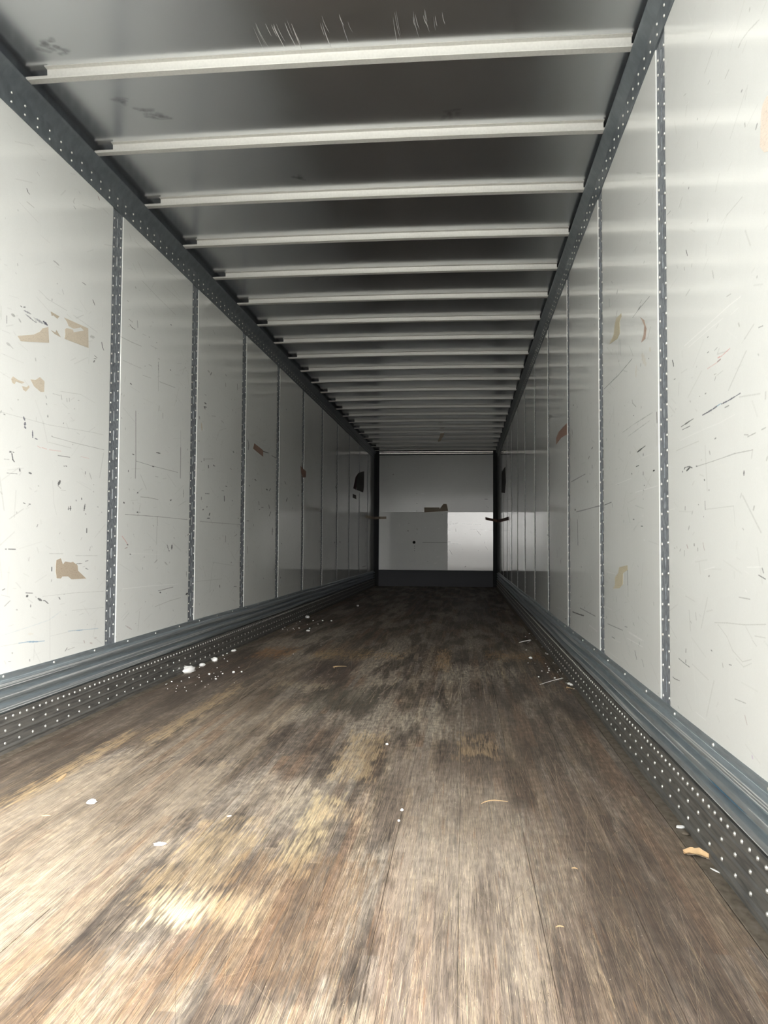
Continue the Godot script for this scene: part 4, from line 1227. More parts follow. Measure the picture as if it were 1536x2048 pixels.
const MARKS := """Lk 4 0.75 3.094 2.297 3.103 2.285 3.118 2.282
Lg 3 0.4 3.099 2.242 3.151 2.241
Lg 2 0.5 3.032 2.181 3.035 2.177
Lg 1 0.4 3.039 2.216 3.189 2.192
Lg 2 0.6 3.488 2.411 3.495 2.406
Lg 3 0.6 3.492 2.392 3.509 2.387
Lp 5 0.7 3.732 2.547 3.750 2.533
Lg 2 0.5 3.539 2.482 3.550 2.479
Ll 1 0.4 3.088 2.494 3.213 2.485
Ll 1 0.4 2.941 2.494 2.978 2.486
Lg 2 0.4 3.171 2.401 3.189 2.395
Lk 1 0.5 2.945 2.112 2.947 2.107
Lg 7 0.55 3.322 2.074 3.345 2.074 3.369 2.070
Lk 5 0.6 3.591 2.066 3.625 2.066
Lk 4 0.85 3.699 2.018 3.722 1.996
Lk 3 0.85 3.806 1.833 3.814 1.811 3.829 1.800
Lk 4 0.75 3.729 1.749 3.757 1.744
Lk 4 0.75 3.725 1.733 3.749 1.737
Lk 5 0.75 3.721 1.713 3.734 1.726
Lk 3 0.85 3.071 1.796 3.077 1.795
Lk 4 0.8 3.091 1.797 3.106 1.803
Ln 8 0.5 3.097 1.785 3.148 1.786
Ln 5 0.6 3.109 1.773 3.173 1.763 3.193 1.762
Ln 12 0.45 3.190 1.777 3.244 1.773
Ln 14 0.9 3.253 1.782 3.278 1.776
Lg 2 0.5 3.172 1.778 3.196 1.765
Lg 2 0.5 3.131 1.773 3.161 1.763
Lg 11 0.55 3.017 1.743 3.018 1.743
Lk 2 0.5 2.973 1.728 2.974 1.698
Lg 6 0.5 3.060 1.740 3.074 1.730
Lg 10 0.35 2.987 1.619 2.992 1.617
Lg 2 0.5 3.003 1.615 3.022 1.609
Lg 17 0.35 3.689 1.831 3.717 1.838
Ll 2 0.5 3.264 1.890 3.448 1.889
Ll 2 0.5 3.511 1.886 3.755 1.871
Lg 1 0.4 3.809 1.961 3.809 1.912
Ll 1 0.5 2.940 1.570 3.101 1.568
Lg 1 0.4 2.944 1.662 2.998 1.664
Ll 1 0.4 2.986 1.813 3.056 1.824
Lg 2 0.4 3.403 1.971 3.417 1.955
Lk 4 0.7 2.968 1.335 2.981 1.334
Lg 1 0.55 2.950 1.340 3.313 1.344 3.737 1.370 3.843 1.373
Ln 6 0.85 3.112 1.347 3.121 1.334
Ln 7 0.85 3.125 1.327 3.122 1.312
Ln 7 0.85 3.122 1.309 3.129 1.301
Ln 4 0.9 3.182 1.299 3.185 1.270
Ln 5 0.9 3.203 1.270 3.224 1.268
Lk 4 0.8 3.341 1.299 3.342 1.297
Lg 2 0.6 3.347 1.296 3.559 1.295 3.855 1.299
Ll 2 0.5 3.316 1.268 3.517 1.267
Lr 2 0.5 3.225 1.240 3.250 1.235
Lr 3 0.4 3.262 1.238 3.299 1.236
Lr 3 0.35 3.324 1.236 3.422 1.241
Lr 2 0.4 3.613 1.238 3.696 1.238
Lk 8 0.9 3.018 1.190 3.027 1.193
Lk 3 0.9 3.033 1.186 3.041 1.162 3.052 1.155
Lk 3 0.8 3.041 1.193 3.046 1.192
Lk 1 0.7 2.979 1.158 3.015 1.160
Lk 5 0.85 3.092 1.131 3.095 1.119
Lk 7 0.85 3.169 1.120 3.176 1.119
Lk 2 0.6 3.002 1.105 3.074 1.108
Lk 5 0.9 3.452 1.177 3.459 1.177
Lk 6 0.9 3.471 1.180 3.478 1.178
Lk 10 0.95 3.422 1.109 3.407 1.088
Lg 3 0.6 3.405 1.084 3.429 1.074
Lg 1 0.6 3.430 1.067 3.477 1.067
Lk 4 0.9 3.125 0.993 3.140 0.990
Lk 5 0.9 3.169 0.990 3.180 0.990
Lk 1 0.8 3.158 0.980 3.169 0.987
Lk 2 0.9 3.498 0.984 3.529 0.989
Lk 2 0.9 3.505 0.995 3.505 0.980
Lk 3 0.9 3.522 0.998 3.523 0.980
Lk 5 0.9 3.664 1.015 3.655 0.983
Lk 3 0.9 3.627 1.042 3.629 1.035
Lk 3 0.8 3.672 0.969 3.674 0.967
Lg 1 0.4 3.356 1.103 3.373 1.002 3.398 0.953
Lg 3 0.45 3.703 1.168 3.724 1.141
Lk 3 0.6 3.399 1.219 3.505 1.223
Lg 4 0.5 3.281 1.467 3.291 1.456
Lg 2 0.5 3.414 1.495 3.422 1.475
Lg 2 0.5 3.465 1.489 3.470 1.473
Lg 2 0.5 3.489 1.494 3.492 1.479
Lg 2 0.4 3.342 1.487 3.404 1.490
Ll 2 0.5 3.410 1.510 3.600 1.532
Lk 2 0.6 3.443 1.373 3.440 1.368
Lg 4 0.5 3.749 1.115 3.750 1.115
Lg 4 0.5 3.750 1.081 3.751 1.080
Lk 3 0.95 3.687 0.899 3.687 0.879
Lk 3 0.95 3.026 0.803 3.074 0.802
Lk 3 0.9 3.005 0.803 3.011 0.803
Lk 3 0.9 3.366 0.722 3.366 0.705
Lk 3 0.75 3.162 0.621 3.211 0.617
Lk 7 0.85 3.172 0.609 3.171 0.606
Lk 10 0.9 3.260 0.591 3.285 0.581
Lk 5 0.75 3.300 0.580 3.316 0.578 3.344 0.563
Lk 3 0.8 3.436 0.585 3.445 0.576
Lk 4 0.6 3.199 0.570 3.200 0.559
Lb 6 0.8 3.180 0.417 3.262 0.408
Lb 3 0.6 3.118 0.419 3.180 0.417
Lb 3 0.6 3.262 0.408 3.317 0.405
Lb 4 0.6 3.605 0.419 3.672 0.415
Lb 2 0.5 3.526 0.425 3.829 0.406
Lg 1 0.4 3.367 0.420 3.597 0.422
Lg 1 0.5 3.358 0.545 3.368 0.319
Lb 4 0.12 2.989 0.463 3.206 0.479 3.351 0.491 3.454 0.521
Lg 1 0.4 2.991 0.422 3.118 0.419
Ll 2 0.5 3.296 0.598 3.561 0.597 3.895 0.587
Lg 1 0.5 3.557 0.517 3.890 0.505
Lk 3 0.6 3.503 0.337 3.519 0.349
Lg 2 0.6 3.523 0.340 3.590 0.343
Lp 3 0.5 3.681 0.364 3.689 0.352
Lp 8 0.4 3.744 0.346 3.767 0.339
Lp 7 0.3 3.790 0.362 3.814 0.363
Lk 2 0.6 3.203 0.342 3.204 0.334
Lg 5 0.5 3.070 0.388 3.072 0.382
Lk 2 0.5 3.045 0.355 3.061 0.353
Lg 3 0.5 3.009 0.578 3.045 0.596
Lg 1 0.5 2.982 0.624 3.044 0.611
Lk 3 0.6 2.991 0.642 3.006 0.646
Lg 2 0.35 3.344 0.782 3.462 0.780
Lg 2 0.35 3.582 0.770 3.804 0.767
Lk 5 0.6 3.598 0.732 3.646 0.732
Lk 3 0.6 3.680 0.742 3.706 0.744
Lk 3 0.6 3.685 0.708 3.708 0.702
Lt 12 0.15 3.190 0.449 3.219 0.446
Lg 5 0.6 4.198 2.244 4.210 2.236
Lg 2 0.5 4.288 2.307 4.504 2.287 4.818 2.266
Lg 4 0.5 4.094 2.134 4.118 2.136
Lk 2 0.7 4.122 2.041 4.170 2.038
Lk 3 0.8 4.137 2.015 4.167 2.007 4.206 2.007
Lk 2 0.7 4.233 2.064 4.243 2.026
Lk 7 0.8 4.733 2.180 4.752 2.183
Lg 7 0.6 4.401 2.016 4.411 2.018
Lk 4 0.5 4.511 2.012 4.522 2.013
Lg 3 0.45 4.035 1.920 4.165 1.926 4.294 1.936
Ll 2 0.5 4.639 2.383 5.054 2.377
Ll 2 0.5 4.179 2.491 4.495 2.494
Lg 2 0.4 4.312 2.009 4.358 2.013
Lg 2 0.45 4.430 1.974 4.529 1.979
Ll 2 0.5 4.634 2.494 4.859 2.502
Lk 7 0.8 4.552 1.926 4.560 1.924
Lk 4 0.5 4.546 1.905 4.553 1.841
Lg 2 0.4 4.550 1.840 4.555 1.732
Lk 8 0.85 4.743 1.903 4.749 1.898
Lk 5 0.8 5.010 1.973 5.020 1.975
Lk 8 0.95 4.156 1.697 4.171 1.696
Lg 3 0.5 4.408 1.858 4.451 1.858
Lk 3 0.55 4.236 1.560 4.249 1.290 4.245 1.188
Lk 3 0.7 4.946 1.444 4.949 1.247
Lg 2 0.4 4.941 1.552 4.946 1.444
Lk 7 0.95 4.540 1.365 4.603 1.367
Lk 7 0.85 4.202 1.317 4.222 1.316
Lk 2 0.6 4.253 1.284 4.461 1.280 4.901 1.280
Lk 7 0.9 4.483 1.277 4.510 1.278
Lk 4 0.9 4.152 1.224 4.152 1.214
Lk 7 0.9 4.277 1.111 4.286 1.109
Lg 2 0.4 4.316 1.214 4.403 1.138
Lg 2 0.5 4.322 1.778 4.438 1.786
Lg 3 0.5 4.572 1.792 4.826 1.807
Lg 3 0.5 4.573 1.648 4.568 1.616
Lg 3 0.5 4.632 1.614 4.634 1.583
Lk 3 0.6 4.054 1.493 4.057 1.491
Lg 2 0.4 4.058 1.801 4.300 1.811
Lg 2 0.4 4.322 1.091 4.581 1.090
Lk 4 0.5 5.012 1.181 5.008 1.128
Lg 3 0.5 4.535 1.223 4.575 1.224
Lk 6 0.9 4.280 1.112 4.286 1.108
Lk 8 0.9 4.100 1.049 4.107 1.042
Lk 10 0.9 4.775 1.097 4.795 1.097
Lk 9 0.95 4.277 1.002 4.291 1.002
Lk 4 0.8 4.314 1.005 4.315 1.000
Lk 2 0.75 4.122 0.984 4.572 0.988 5.092 0.987
Lk 2 0.6 4.572 0.988 4.577 0.934
Lg 2 0.5 4.569 0.929 4.568 0.822
Lr 3 0.6 4.089 0.866 4.133 0.842 4.158 0.824
Lk 6 0.8 4.158 0.822 4.163 0.821
Lp 5 0.7 4.125 0.801 4.159 0.807
Lk 11 0.9 4.820 0.822 4.817 0.794
Lk 6 0.6 4.737 0.822 4.764 0.790
Lk 6 0.85 4.770 0.785 4.774 0.784
Lw 2 0.7 4.204 0.774 4.618 0.764
Lw 3 0.8 4.106 0.586 4.421 0.585 4.944 0.573
Lk 3 0.7 4.610 0.548 4.851 0.558
Lk 8 0.9 4.638 0.537 4.642 0.536
Lk 16 0.95 5.086 0.497 5.117 0.504
Lg 9 0.4 4.544 0.716 4.584 0.733
Lg 10 0.4 4.705 0.717 4.743 0.700
Lk 4 0.7 5.090 0.882 5.123 0.893
Lk 4 0.7 5.086 0.647 5.092 0.615
Lk 6 0.7 4.195 0.770 4.200 0.769
Lg 3 0.4 4.561 0.458 4.803 0.477 4.989 0.483
Lp 6 0.4 4.153 0.388 4.233 0.359
Lg 3 0.4 4.323 1.089 4.431 1.094 4.580 1.089
Lk 4 0.6 4.136 0.506 4.138 0.504
Lk 4 0.6 4.287 0.387 4.290 0.385
Lk 4 0.6 4.850 0.870 4.859 0.860
Lg 3 0.6 5.564 2.372 5.613 2.355
Lk 5 0.6 5.485 2.243 5.491 2.242
Lg 15 0.45 5.466 2.055 5.503 2.051
Lk 8 0.6 5.523 2.037 5.550 2.061
Lk 5 0.6 5.889 2.116 5.900 2.111
Lg 6 0.5 5.885 2.051 5.893 2.027
Lk 4 0.6 6.197 2.108 6.209 2.064
Lk 11 0.95 5.401 1.814 5.440 1.814
Lk 6 0.95 5.397 1.785 5.438 1.790
Lk 6 0.9 5.397 1.785 5.415 1.775
Lg 4 0.5 5.791 1.751 5.853 1.742
Lg 3 0.5 5.564 1.749 5.650 1.760
Lk 5 0.6 5.295 1.702 5.304 1.686
Lt 12 0.6 5.340 1.663 5.357 1.614
Lw 7 0.9 5.311 1.613 5.318 1.605
Lw 7 0.9 5.391 1.625 5.399 1.619
Lk 5 0.6 5.294 1.534 5.298 1.531
Lg 4 0.5 5.402 1.874 5.438 1.872
Lk 9 0.85 6.109 1.557 6.131 1.549
Lk 6 0.9 5.507 1.386 5.510 1.369
Lk 7 0.9 5.623 1.399 5.641 1.395
Lk 5 0.7 5.409 1.425 5.410 1.410
Lk 5 0.7 5.352 1.398 5.356 1.396
Lg 3 0.5 5.434 1.423 5.610 1.444
Lg 6 0.5 6.037 1.415 6.073 1.411
Lk 6 0.9 5.892 1.191 5.894 1.154
Lk 6 0.8 5.929 1.270 5.952 1.268
Lg 6 0.6 5.831 1.230 5.875 1.230
Lk 4 0.7 5.445 1.182 5.532 1.186
Lk 8 0.95 5.480 1.088 5.495 1.092
Lk 9 0.9 5.394 1.065 5.416 1.069
Lk 7 0.95 5.539 1.034 5.552 1.047
Lk 8 0.95 5.495 1.010 5.554 1.012
Lk 2 0.65 5.342 0.984 5.652 0.984 6.364 0.987
Lk 6 0.7 6.103 1.169 6.108 1.167
Lk 5 0.6 5.364 1.152 5.364 1.134
Lg 5 0.6 6.181 0.892 6.242 0.906
Lg 6 0.5 5.940 0.892 5.944 0.845
Lk 6 0.7 5.810 0.522 5.812 0.508
Lk 5 0.7 6.187 0.493 6.248 0.491
Lk 5 0.7 6.099 0.688 6.102 0.683
Lg 2 0.5 5.635 0.679 5.574 0.486
Lg 2 0.4 5.288 0.574 5.861 0.568
Lg 2 0.4 5.624 0.698 6.155 0.660
Lk 6 0.6 6.273 1.037 6.286 1.036
Lk 6 0.75 6.530 1.703 6.565 1.662 6.548 1.623
Lw 4 0.45 6.769 1.746 7.140 1.739
Lk 7 0.8 7.047 1.667 7.242 1.674
Lk 6 0.6 7.379 1.665 7.538 1.661
Lk 7 0.8 6.771 1.390 6.815 1.386
Lk 13 0.9 7.176 1.334 7.232 1.330
Lk 6 0.8 7.292 1.326 7.342 1.350
Lk 7 0.7 6.595 1.323 6.606 1.321
Lk 6 0.7 6.914 1.207 6.927 1.180
Lk 5 0.7 7.008 1.159 7.077 1.160
Lk 5 0.7 6.932 1.134 6.963 1.139
Lk 7 0.7 7.282 1.194 7.307 1.163
Lk 7 0.7 7.363 1.132 7.303 1.093
Lk 4 0.7 6.535 1.024 6.598 1.025
Lk 4 0.6 6.751 1.001 6.752 0.985
Lg 23 0.6 7.446 0.986 7.432 0.919
Lw 8 0.7 7.455 0.944 7.456 0.927
Lg 6 0.5 6.558 0.811 6.574 0.752
Lk 7 0.8 7.521 0.592 7.525 0.590
Lg 6 0.5 7.101 0.525 7.133 0.516
Lk 11 0.8 7.961 2.207 7.976 2.202
Lk 13 0.7 8.006 1.265 8.063 1.306
Lk 12 0.7 8.600 1.374 8.606 1.356
Lk 8 0.6 8.315 1.225 8.327 1.202
Lk 9 0.7 7.809 0.839 7.833 0.835
Lk 10 0.85 7.788 0.508 7.793 0.492
Lg 10 0.6 9.538 0.401 9.520 0.344
Lw 5 0.4 7.949 0.410 8.745 0.400
Lk 11 0.6 9.894 0.883 9.896 0.856
Lk 27 0.6 11.097 0.860 11.135 0.858
Lk 28 0.6 11.563 0.878 11.605 0.859
Lk 24 0.6 11.133 1.648 11.248 1.626
Lw 10 0.5 10.946 1.664 10.993 1.638
Lk 11 0.6 7.923 1.467 7.997 1.440
Lk 9 0.8 14.168 0.434 14.817 0.438
Lk 9 0.8 14.699 0.874 14.671 0.797
Lk 9 0.85 14.710 0.662 14.714 0.595
Lk 9 0.6 15.109 1.093 15.626 1.072
Lk 9 0.6 14.701 1.134 14.737 1.048
Rg 4 0.3 1.980 2.046 1.953 2.048 1.905 2.040 1.841 2.022
Rg 2 0.4 1.975 2.043 1.966 2.045
Rk 1 0.7 2.222 2.096 2.203 2.096
Rg 4 0.35 1.899 2.090 1.899 2.082
Rg 2 0.4 2.207 2.214 2.176 2.216
Rw 2 0.5 2.058 2.128 2.005 2.127
Rg 3 0.35 2.077 2.028 2.050 2.032
Rg 1 0.5 1.937 1.891 1.918 1.916
Rg 3 0.5 2.323 2.054 2.321 2.051
Rk 1 0.5 2.320 1.987 2.324 1.968
Rg 2 0.35 2.460 2.200 2.435 2.192
Rw 2 0.6 2.436 2.158 2.403 2.148
Rk 3 0.6 1.870 1.785 1.862 1.792
Rw 2 0.7 1.855 1.781 1.846 1.781
Rl 1 0.5 2.268 2.005 2.177 2.020
Rg 1 0.6 2.078 1.671 1.964 1.668
Rg 2 0.45 2.528 1.881 2.488 1.898
Rk 2 0.5 2.664 1.918 2.627 1.914
Rk 2 0.8 2.452 1.720 2.444 1.708 2.438 1.698
Rg 1 0.5 2.253 1.662 2.256 1.631
Rg 4 0.3 2.202 1.571 2.190 1.546
Rg 6 0.3 2.462 1.583 2.415 1.589
Rw 3 0.8 2.478 1.436 2.268 1.435 2.072 1.436 1.986 1.432
Rw 2 0.8 2.442 1.421 2.233 1.420 2.118 1.417
Rw 2 0.6 2.058 1.409 2.001 1.410
Rg 2 0.5 2.086 1.464 2.056 1.461
Rk 2 0.8 2.251 1.402 2.244 1.402
Rw 2 0.6 2.142 1.527 2.130 1.527
Rk 2 0.5 1.869 1.325 1.845 1.322
Rg 2 0.4 2.398 1.779 2.386 1.778
Rg 1 0.4 1.830 1.570 1.821 1.572
Rl 1 0.4 2.124 1.668 2.078 1.671
Rk 3 0.9 2.623 1.425 2.611 1.412 2.607 1.402
Rk 2 0.8 2.605 1.359 2.589 1.358
Rr 4 0.7 2.165 1.325 2.141 1.323
Rp 4 0.95 2.170 1.315 2.139 1.316
Rr 2 0.7 2.137 1.322 2.068 1.326
Rr 2 0.45 2.254 1.316 2.170 1.314
Rk 2 0.7 2.253 1.360 2.242 1.360
Rg 2 0.6 2.189 1.351 2.168 1.353
Rg 2 0.5 2.195 1.287 2.179 1.286
Rg 2 0.6 2.192 1.271 2.183 1.279
Rg 1 0.5 2.175 1.280 2.123 1.282
Rn 5 0.9 2.263 1.196 2.207 1.197 2.174 1.199
Rn 3 0.9 2.303 1.196 2.263 1.196
Rb 2 0.8 2.174 1.199 2.142 1.200
Rn 4 0.95 2.138 1.198 2.081 1.197 2.037 1.198
Rn 2 0.9 2.037 1.198 1.996 1.199
Rk 2 0.7 2.111 1.184 2.081 1.184
Rk 5 0.9 2.492 1.197 2.434 1.199
Rk 2 0.85 2.525 1.196 2.492 1.197
Rk 2 0.85 2.434 1.199 2.394 1.200
Rk 2 0.85 2.514 1.185 2.430 1.184
Rw 2 0.55 2.537 1.155 2.381 1.155 2.260 1.154 2.159 1.151
Rw 2 0.5 2.159 1.151 2.038 1.154
Rk 3 0.7 2.195 1.115 2.188 1.116
Rk 3 0.6 2.276 1.251 2.271 1.251
Rk 2 0.5 2.331 1.254 2.327 1.253
Rg 2 0.5 1.972 1.095 1.946 1.091
Rg 2 0.6 1.949 1.087 1.899 1.089
Rg 2 0.6 1.860 1.091 1.836 1.092
Rk 1 0.7 2.360 1.058 2.212 1.057 2.042 1.058 1.916 1.052
Rk 7 0.95 2.471 1.055 2.429 1.063
Rk 4 0.9 2.497 1.062 2.486 1.066
Rk 2 0.9 2.491 1.067 2.434 1.065
Rk 4 0.9 2.429 1.062 2.409 1.058
Rk 4 0.9 2.519 1.055 2.512 1.058
Rk 3 0.8 2.370 1.059 2.363 1.058
Rk 4 0.85 1.977 1.009 1.978 0.999
Rk 3 0.85 2.294 1.014 2.292 1.012
Rk 2 0.85 2.252 0.983 2.252 0.981
Rk 2 0.6 2.354 0.948 2.350 0.947
Rk 2 0.6 2.490 0.949 2.491 0.938
Rk 2 0.5 2.290 0.954 2.288 0.930
Rk 2 0.6 2.305 0.912 2.303 0.911
Rg 1 0.4 2.286 0.931 2.054 0.929
Rw 3 0.5 2.686 0.946 2.614 0.948
Rg 1 0.35 2.054 0.930 2.045 0.879
Rl 2 0.4 2.584 1.129 2.343 1.128
Rk 4 0.5 2.617 0.824 2.612 0.822
Rp 3 0.5 2.476 0.833 2.465 0.823
Rk 3 0.6 2.399 0.836 2.398 0.831
Rg 3 0.5 2.364 0.824 2.363 0.816
Rg 3 0.5 2.554 0.814 2.544 0.820
Rg 2 0.5 2.501 0.816 2.505 0.799
Rp 2 0.4 2.313 0.839 2.300 0.818
Rk 3 0.7 2.262 0.747 2.259 0.749
Rw 2 0.7 2.300 0.764 2.210 0.774
Rw 2 0.7 1.965 0.780 1.876 0.783
Rk 2 0.8 1.890 0.764 1.850 0.757
Rg 1 0.6 2.216 0.626 2.115 0.635 1.985 0.643 1.851 0.657
Rg 1 0.5 2.188 0.624 2.117 0.600 2.075 0.571 2.004 0.553 1.944 0.567
Rg 1 0.4 2.051 0.555 1.997 0.542 1.944 0.558
Rk 2 0.8 2.496 0.521 2.498 0.510
Rk 2 0.75 2.579 0.481 2.514 0.475 2.460 0.472
Rk 2 0.8 2.499 0.488 2.501 0.479
Rk 2 0.8 2.653 0.412 2.632 0.410 2.573 0.413
Rk 3 0.7 2.248 0.549 2.243 0.548
Rk 2 0.7 2.102 0.532 2.085 0.533
Rg 2 0.5 2.155 0.528 2.150 0.518
Rk 1 0.7 2.062 0.454 1.985 0.458
Rp 2 0.4 1.993 0.428 1.979 0.410
Rw 2 0.7 2.401 0.352 2.305 0.350
Rg 2 0.5 2.022 0.706 1.949 0.706
Rw 4 0.6 1.978 0.726 1.971 0.721
Rg 1 0.5 1.920 0.624 1.855 0.627
Rg 1 0.5 1.935 0.612 1.910 0.602
Rg 2 0.4 2.391 0.639 2.386 0.617
Rv 3 0.35 1.948 0.345 1.945 0.340
Rk 6 0.75 3.544 1.930 3.526 1.945
Rk 4 0.6 3.409 1.907 3.407 1.905
Rk 2 0.6 3.661 2.027 3.650 2.014
Rk 3 0.5 3.719 1.964 3.720 1.928
Rw 3 0.6 3.864 2.000 3.805 2.051
Rk 2 0.8 3.220 1.734 3.123 1.734 2.929 1.728
Rk 5 0.8 3.122 1.736 3.071 1.737
Rk 2 0.6 3.088 1.752 3.054 1.754
Rk 3 0.6 3.540 1.855 3.552 1.839
Rk 2 0.9 3.873 1.577 3.517 1.568 3.235 1.573
Rg 2 0.5 2.964 1.583 2.918 1.615
Rg 2 0.6 3.500 1.722 3.503 1.655
Rg 2 0.6 3.479 1.716 3.460 1.640
Rk 4 0.6 3.508 1.627 3.502 1.625
Rk 3 0.7 2.952 1.508 2.947 1.506
Rt 22 0.22 3.061 1.549 2.999 1.497
Rt 15 0.22 3.164 1.531 3.166 1.486
Rw 3 0.6 3.173 1.537 3.169 1.513
Rt 14 0.25 2.935 1.543 2.921 1.529
Rg 3 0.5 3.241 1.410 3.232 1.395 3.170 1.370
Rk 4 0.7 3.221 1.344 3.210 1.341
Rg 4 0.45 3.440 1.307 3.226 1.308 2.899 1.302
Rw 3 0.5 3.419 1.313 3.244 1.307
Rw 2 0.5 3.156 1.275 3.007 1.271
Rg 4 0.35 3.321 1.275 2.944 1.280
Rw 4 0.3 3.785 1.251 3.615 1.297
Rk 8 0.9 3.150 1.191 3.074 1.195
Rk 3 0.9 3.074 1.195 3.017 1.198
Rk 5 0.7 3.050 1.174 3.050 1.165
Rw 2 0.6 3.177 1.160 2.919 1.157
Rk 3 0.9 3.175 1.137 3.130 1.137
Rk 6 0.9 2.895 1.095 2.877 1.095
Rk 4 0.8 3.258 1.118 3.255 1.115
Rg 4 0.5 3.285 1.210 3.285 1.199
Rk 3 0.7 2.835 1.293 2.833 1.255
Rk 4 0.8 3.257 1.120 3.253 1.113
Rk 5 0.9 2.898 1.094 2.874 1.094
Rk 3 0.7 3.053 1.105 3.052 1.095
Rk 4 0.75 3.042 1.054 3.032 1.053
Rk 3 0.75 3.052 1.039 3.050 1.035
Rw 3 0.7 3.610 1.099 3.270 1.099
Rw 3 0.8 3.192 1.038 3.043 1.038 2.837 1.037
Rk 4 0.6 3.549 1.096 3.539 1.094
Rk 3 0.8 3.883 1.023 3.703 1.027
Rk 2 0.6 3.685 1.020 3.675 1.003
Rw 9 0.5 3.064 0.945 3.061 0.939
Rk 3 0.8 3.239 0.935 3.219 0.933
Rk 3 0.9 3.096 0.904 3.069 0.903
Rw 4 0.7 3.053 0.855 3.029 0.848
Rw 3 0.7 3.822 0.709 3.599 0.705
Rk 3 0.6 3.355 0.748 3.352 0.670
Rw 3 0.7 3.856 0.544 3.706 0.541
Rw 4 0.9 3.364 0.483 3.063 0.477
Rw 3 0.9 3.365 0.453 3.081 0.453
Rw 3 0.8 3.333 0.478 3.098 0.475
Rk 3 0.5 3.816 0.468 3.464 0.475
Rk 4 0.5 3.419 0.495 3.364 0.498
Rk 2 0.6 3.253 0.527 3.233 0.518
Rw 3 0.6 3.685 0.411 3.512 0.418
Rk 3 0.6 3.710 0.420 3.646 0.420
Rk 3 0.6 3.223 0.421 3.191 0.392
Rk 2 0.5 3.101 0.405 3.066 0.382
Rw 3 0.6 3.766 0.341 3.562 0.340
Rg 4 0.4 3.602 0.610 3.598 0.583
Rk 2 0.4 3.347 0.674 3.349 0.622
Rw 3 0.4 3.110 0.677 3.092 0.646
Rk 6 0.7 4.956 1.692 4.945 1.687
Rg 8 0.5 5.420 1.820 5.365 1.836
Rg 3 0.5 4.384 1.532 4.372 1.489
Rk 5 0.5 5.018 1.548 4.991 1.513
Rk 4 0.8 4.369 1.297 4.334 1.306
Rk 4 0.8 4.261 1.338 4.220 1.340
Rk 4 0.85 4.239 1.249 4.236 1.234
Rk 6 0.9 4.395 1.179 4.391 1.172
Rk 4 0.6 4.316 1.213 4.312 1.209
Rk 4 0.55 5.058 1.228 4.484 1.225
Rk 7 0.85 4.904 1.047 4.876 1.045
Rk 3 0.75 4.839 1.031 4.017 1.027
Rk 4 0.75 4.787 0.983 4.776 0.849
Rk 5 0.85 4.776 0.849 4.776 0.834
Rw 4 0.8 4.291 0.671 4.234 0.656
Rk 8 0.75 4.753 0.433 4.556 0.442
Rk 6 0.7 5.024 0.425 4.753 0.433
Rk 4 0.6 4.701 0.473 4.168 0.473
Rw 5 0.9 4.368 0.409 4.112 0.402
Rw 3 0.6 4.313 0.390 4.251 0.374
Rw 5 0.7 5.945 0.382 5.602 0.395 5.330 0.388
Rw 6 0.6 7.346 0.366 6.474 0.331
Rw 4 0.5 5.897 0.633 5.901 0.495
Rw 5 0.5 7.404 0.564 6.516 0.571
Rk 7 0.7 6.526 0.916 6.468 0.914
Rk 13 0.6 9.132 1.582 9.037 1.553
Rk 9 0.8 7.766 2.033 7.738 2.046
Rk 6 0.6 5.628 0.729 5.607 0.712
Rk 6 0.6 5.364 0.352 5.331 0.353
Rk 5 0.5 4.653 0.711 4.643 0.708
Rg 4 0.4 6.810 1.037 6.811 0.984
Rg 4 0.4 5.845 0.798 5.815 0.744
Rk 35 0.55 8.993 1.593 9.111 1.544
Rw 8 0.9 9.181 1.998 9.168 1.851
Fk 16 0.9 -0.389 1.668 -0.372 1.668
Fk 18 0.9 -0.389 1.520 -0.376 1.518
Fk 12 0.7 -0.390 1.870 -0.376 1.870
Fw 14 0.9 -0.301 1.877 -0.230 1.876
Fk 14 0.8 -0.545 1.272 -0.538 1.267
Fk 16 0.8 -0.562 1.118 -0.555 1.115
Fw 16 0.9 -0.736 1.257 -0.736 1.203
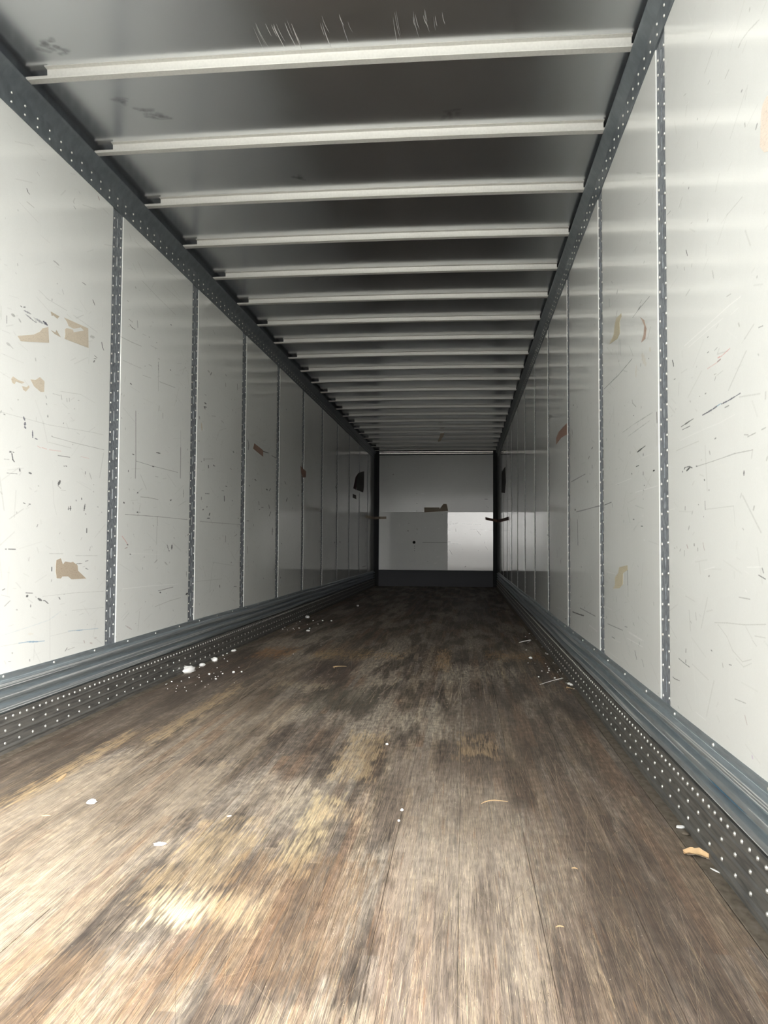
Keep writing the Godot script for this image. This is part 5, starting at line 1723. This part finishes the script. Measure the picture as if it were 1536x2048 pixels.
Fw 16 0.8 -0.227 1.191 -0.192 1.187
Fw 14 0.8 0.039 1.156 0.075 1.171
Fk 7 0.6 -0.262 0.887 0.235 0.887
Fk 16 0.9 0.244 0.896 0.302 0.895
Fk 11 0.6 0.261 0.866 0.500 0.853
Fk 12 0.8 -0.425 0.813 -0.425 0.807
Fk 12 0.8 -0.425 0.768 -0.425 0.763
Fk 12 0.8 -0.425 0.720 -0.425 0.715
Fw 18 0.95 0.014 0.594 0.068 0.598
Fw 21 0.95 -0.030 0.460 0.024 0.475
Fw 14 0.8 -0.021 0.739 -0.004 0.735
Fk 12 0.6 0.127 1.446 0.133 1.444
Fk 16 0.9 0.974 1.758 1.044 1.754
Fk 14 0.6 -0.378 1.071 -0.373 1.066
Fk 12 0.6 -0.379 1.169 -0.369 1.133
Fk 28 0.7 0.278 1.242 0.446 1.278
Fk 18 0.7 0.402 1.172 0.408 1.101
Fk 16 0.7 0.243 1.145 0.296 1.127
Fk 16 0.7 0.825 1.129 0.904 1.032
Fk 14 0.6 0.534 1.261 0.904 1.244
Fk 14 0.7 0.279 0.737 0.333 0.649
Fk 14 0.7 0.974 0.909 0.978 0.874
Fk 18 0.7 0.585 0.395 0.606 0.413
Fk 11 0.6 0.243 1.118 0.245 0.516
Fk 11 0.6 0.992 0.812 1.044 0.742
Fk 12 0.5 0.693 1.155 1.132 1.121
Fk 14 0.6 0.587 1.066 0.593 1.057
Fk 14 0.6 0.269 1.331 0.322 1.313
Fw 28 0.7 0.269 1.420 0.393 1.438
Fg 11 0.5 1.009 1.616 1.062 1.580
Fw 9 0.5 0.146 1.224 0.155 1.153
Fk 12 0.6 -0.163 0.504 -0.157 0.498
Fk 11 0.5 0.535 0.756 0.544 0.751
Fk 14 0.5 0.851 0.732 0.859 0.725
Fk 12 0.5 0.090 1.945 0.098 1.939
Fk 11 0.5 -0.257 2.196 -0.252 2.192
Fk 16 0.6 -0.867 2.264 -0.862 2.260
Fw 16 0.7 -0.874 2.598 -0.851 2.598"""
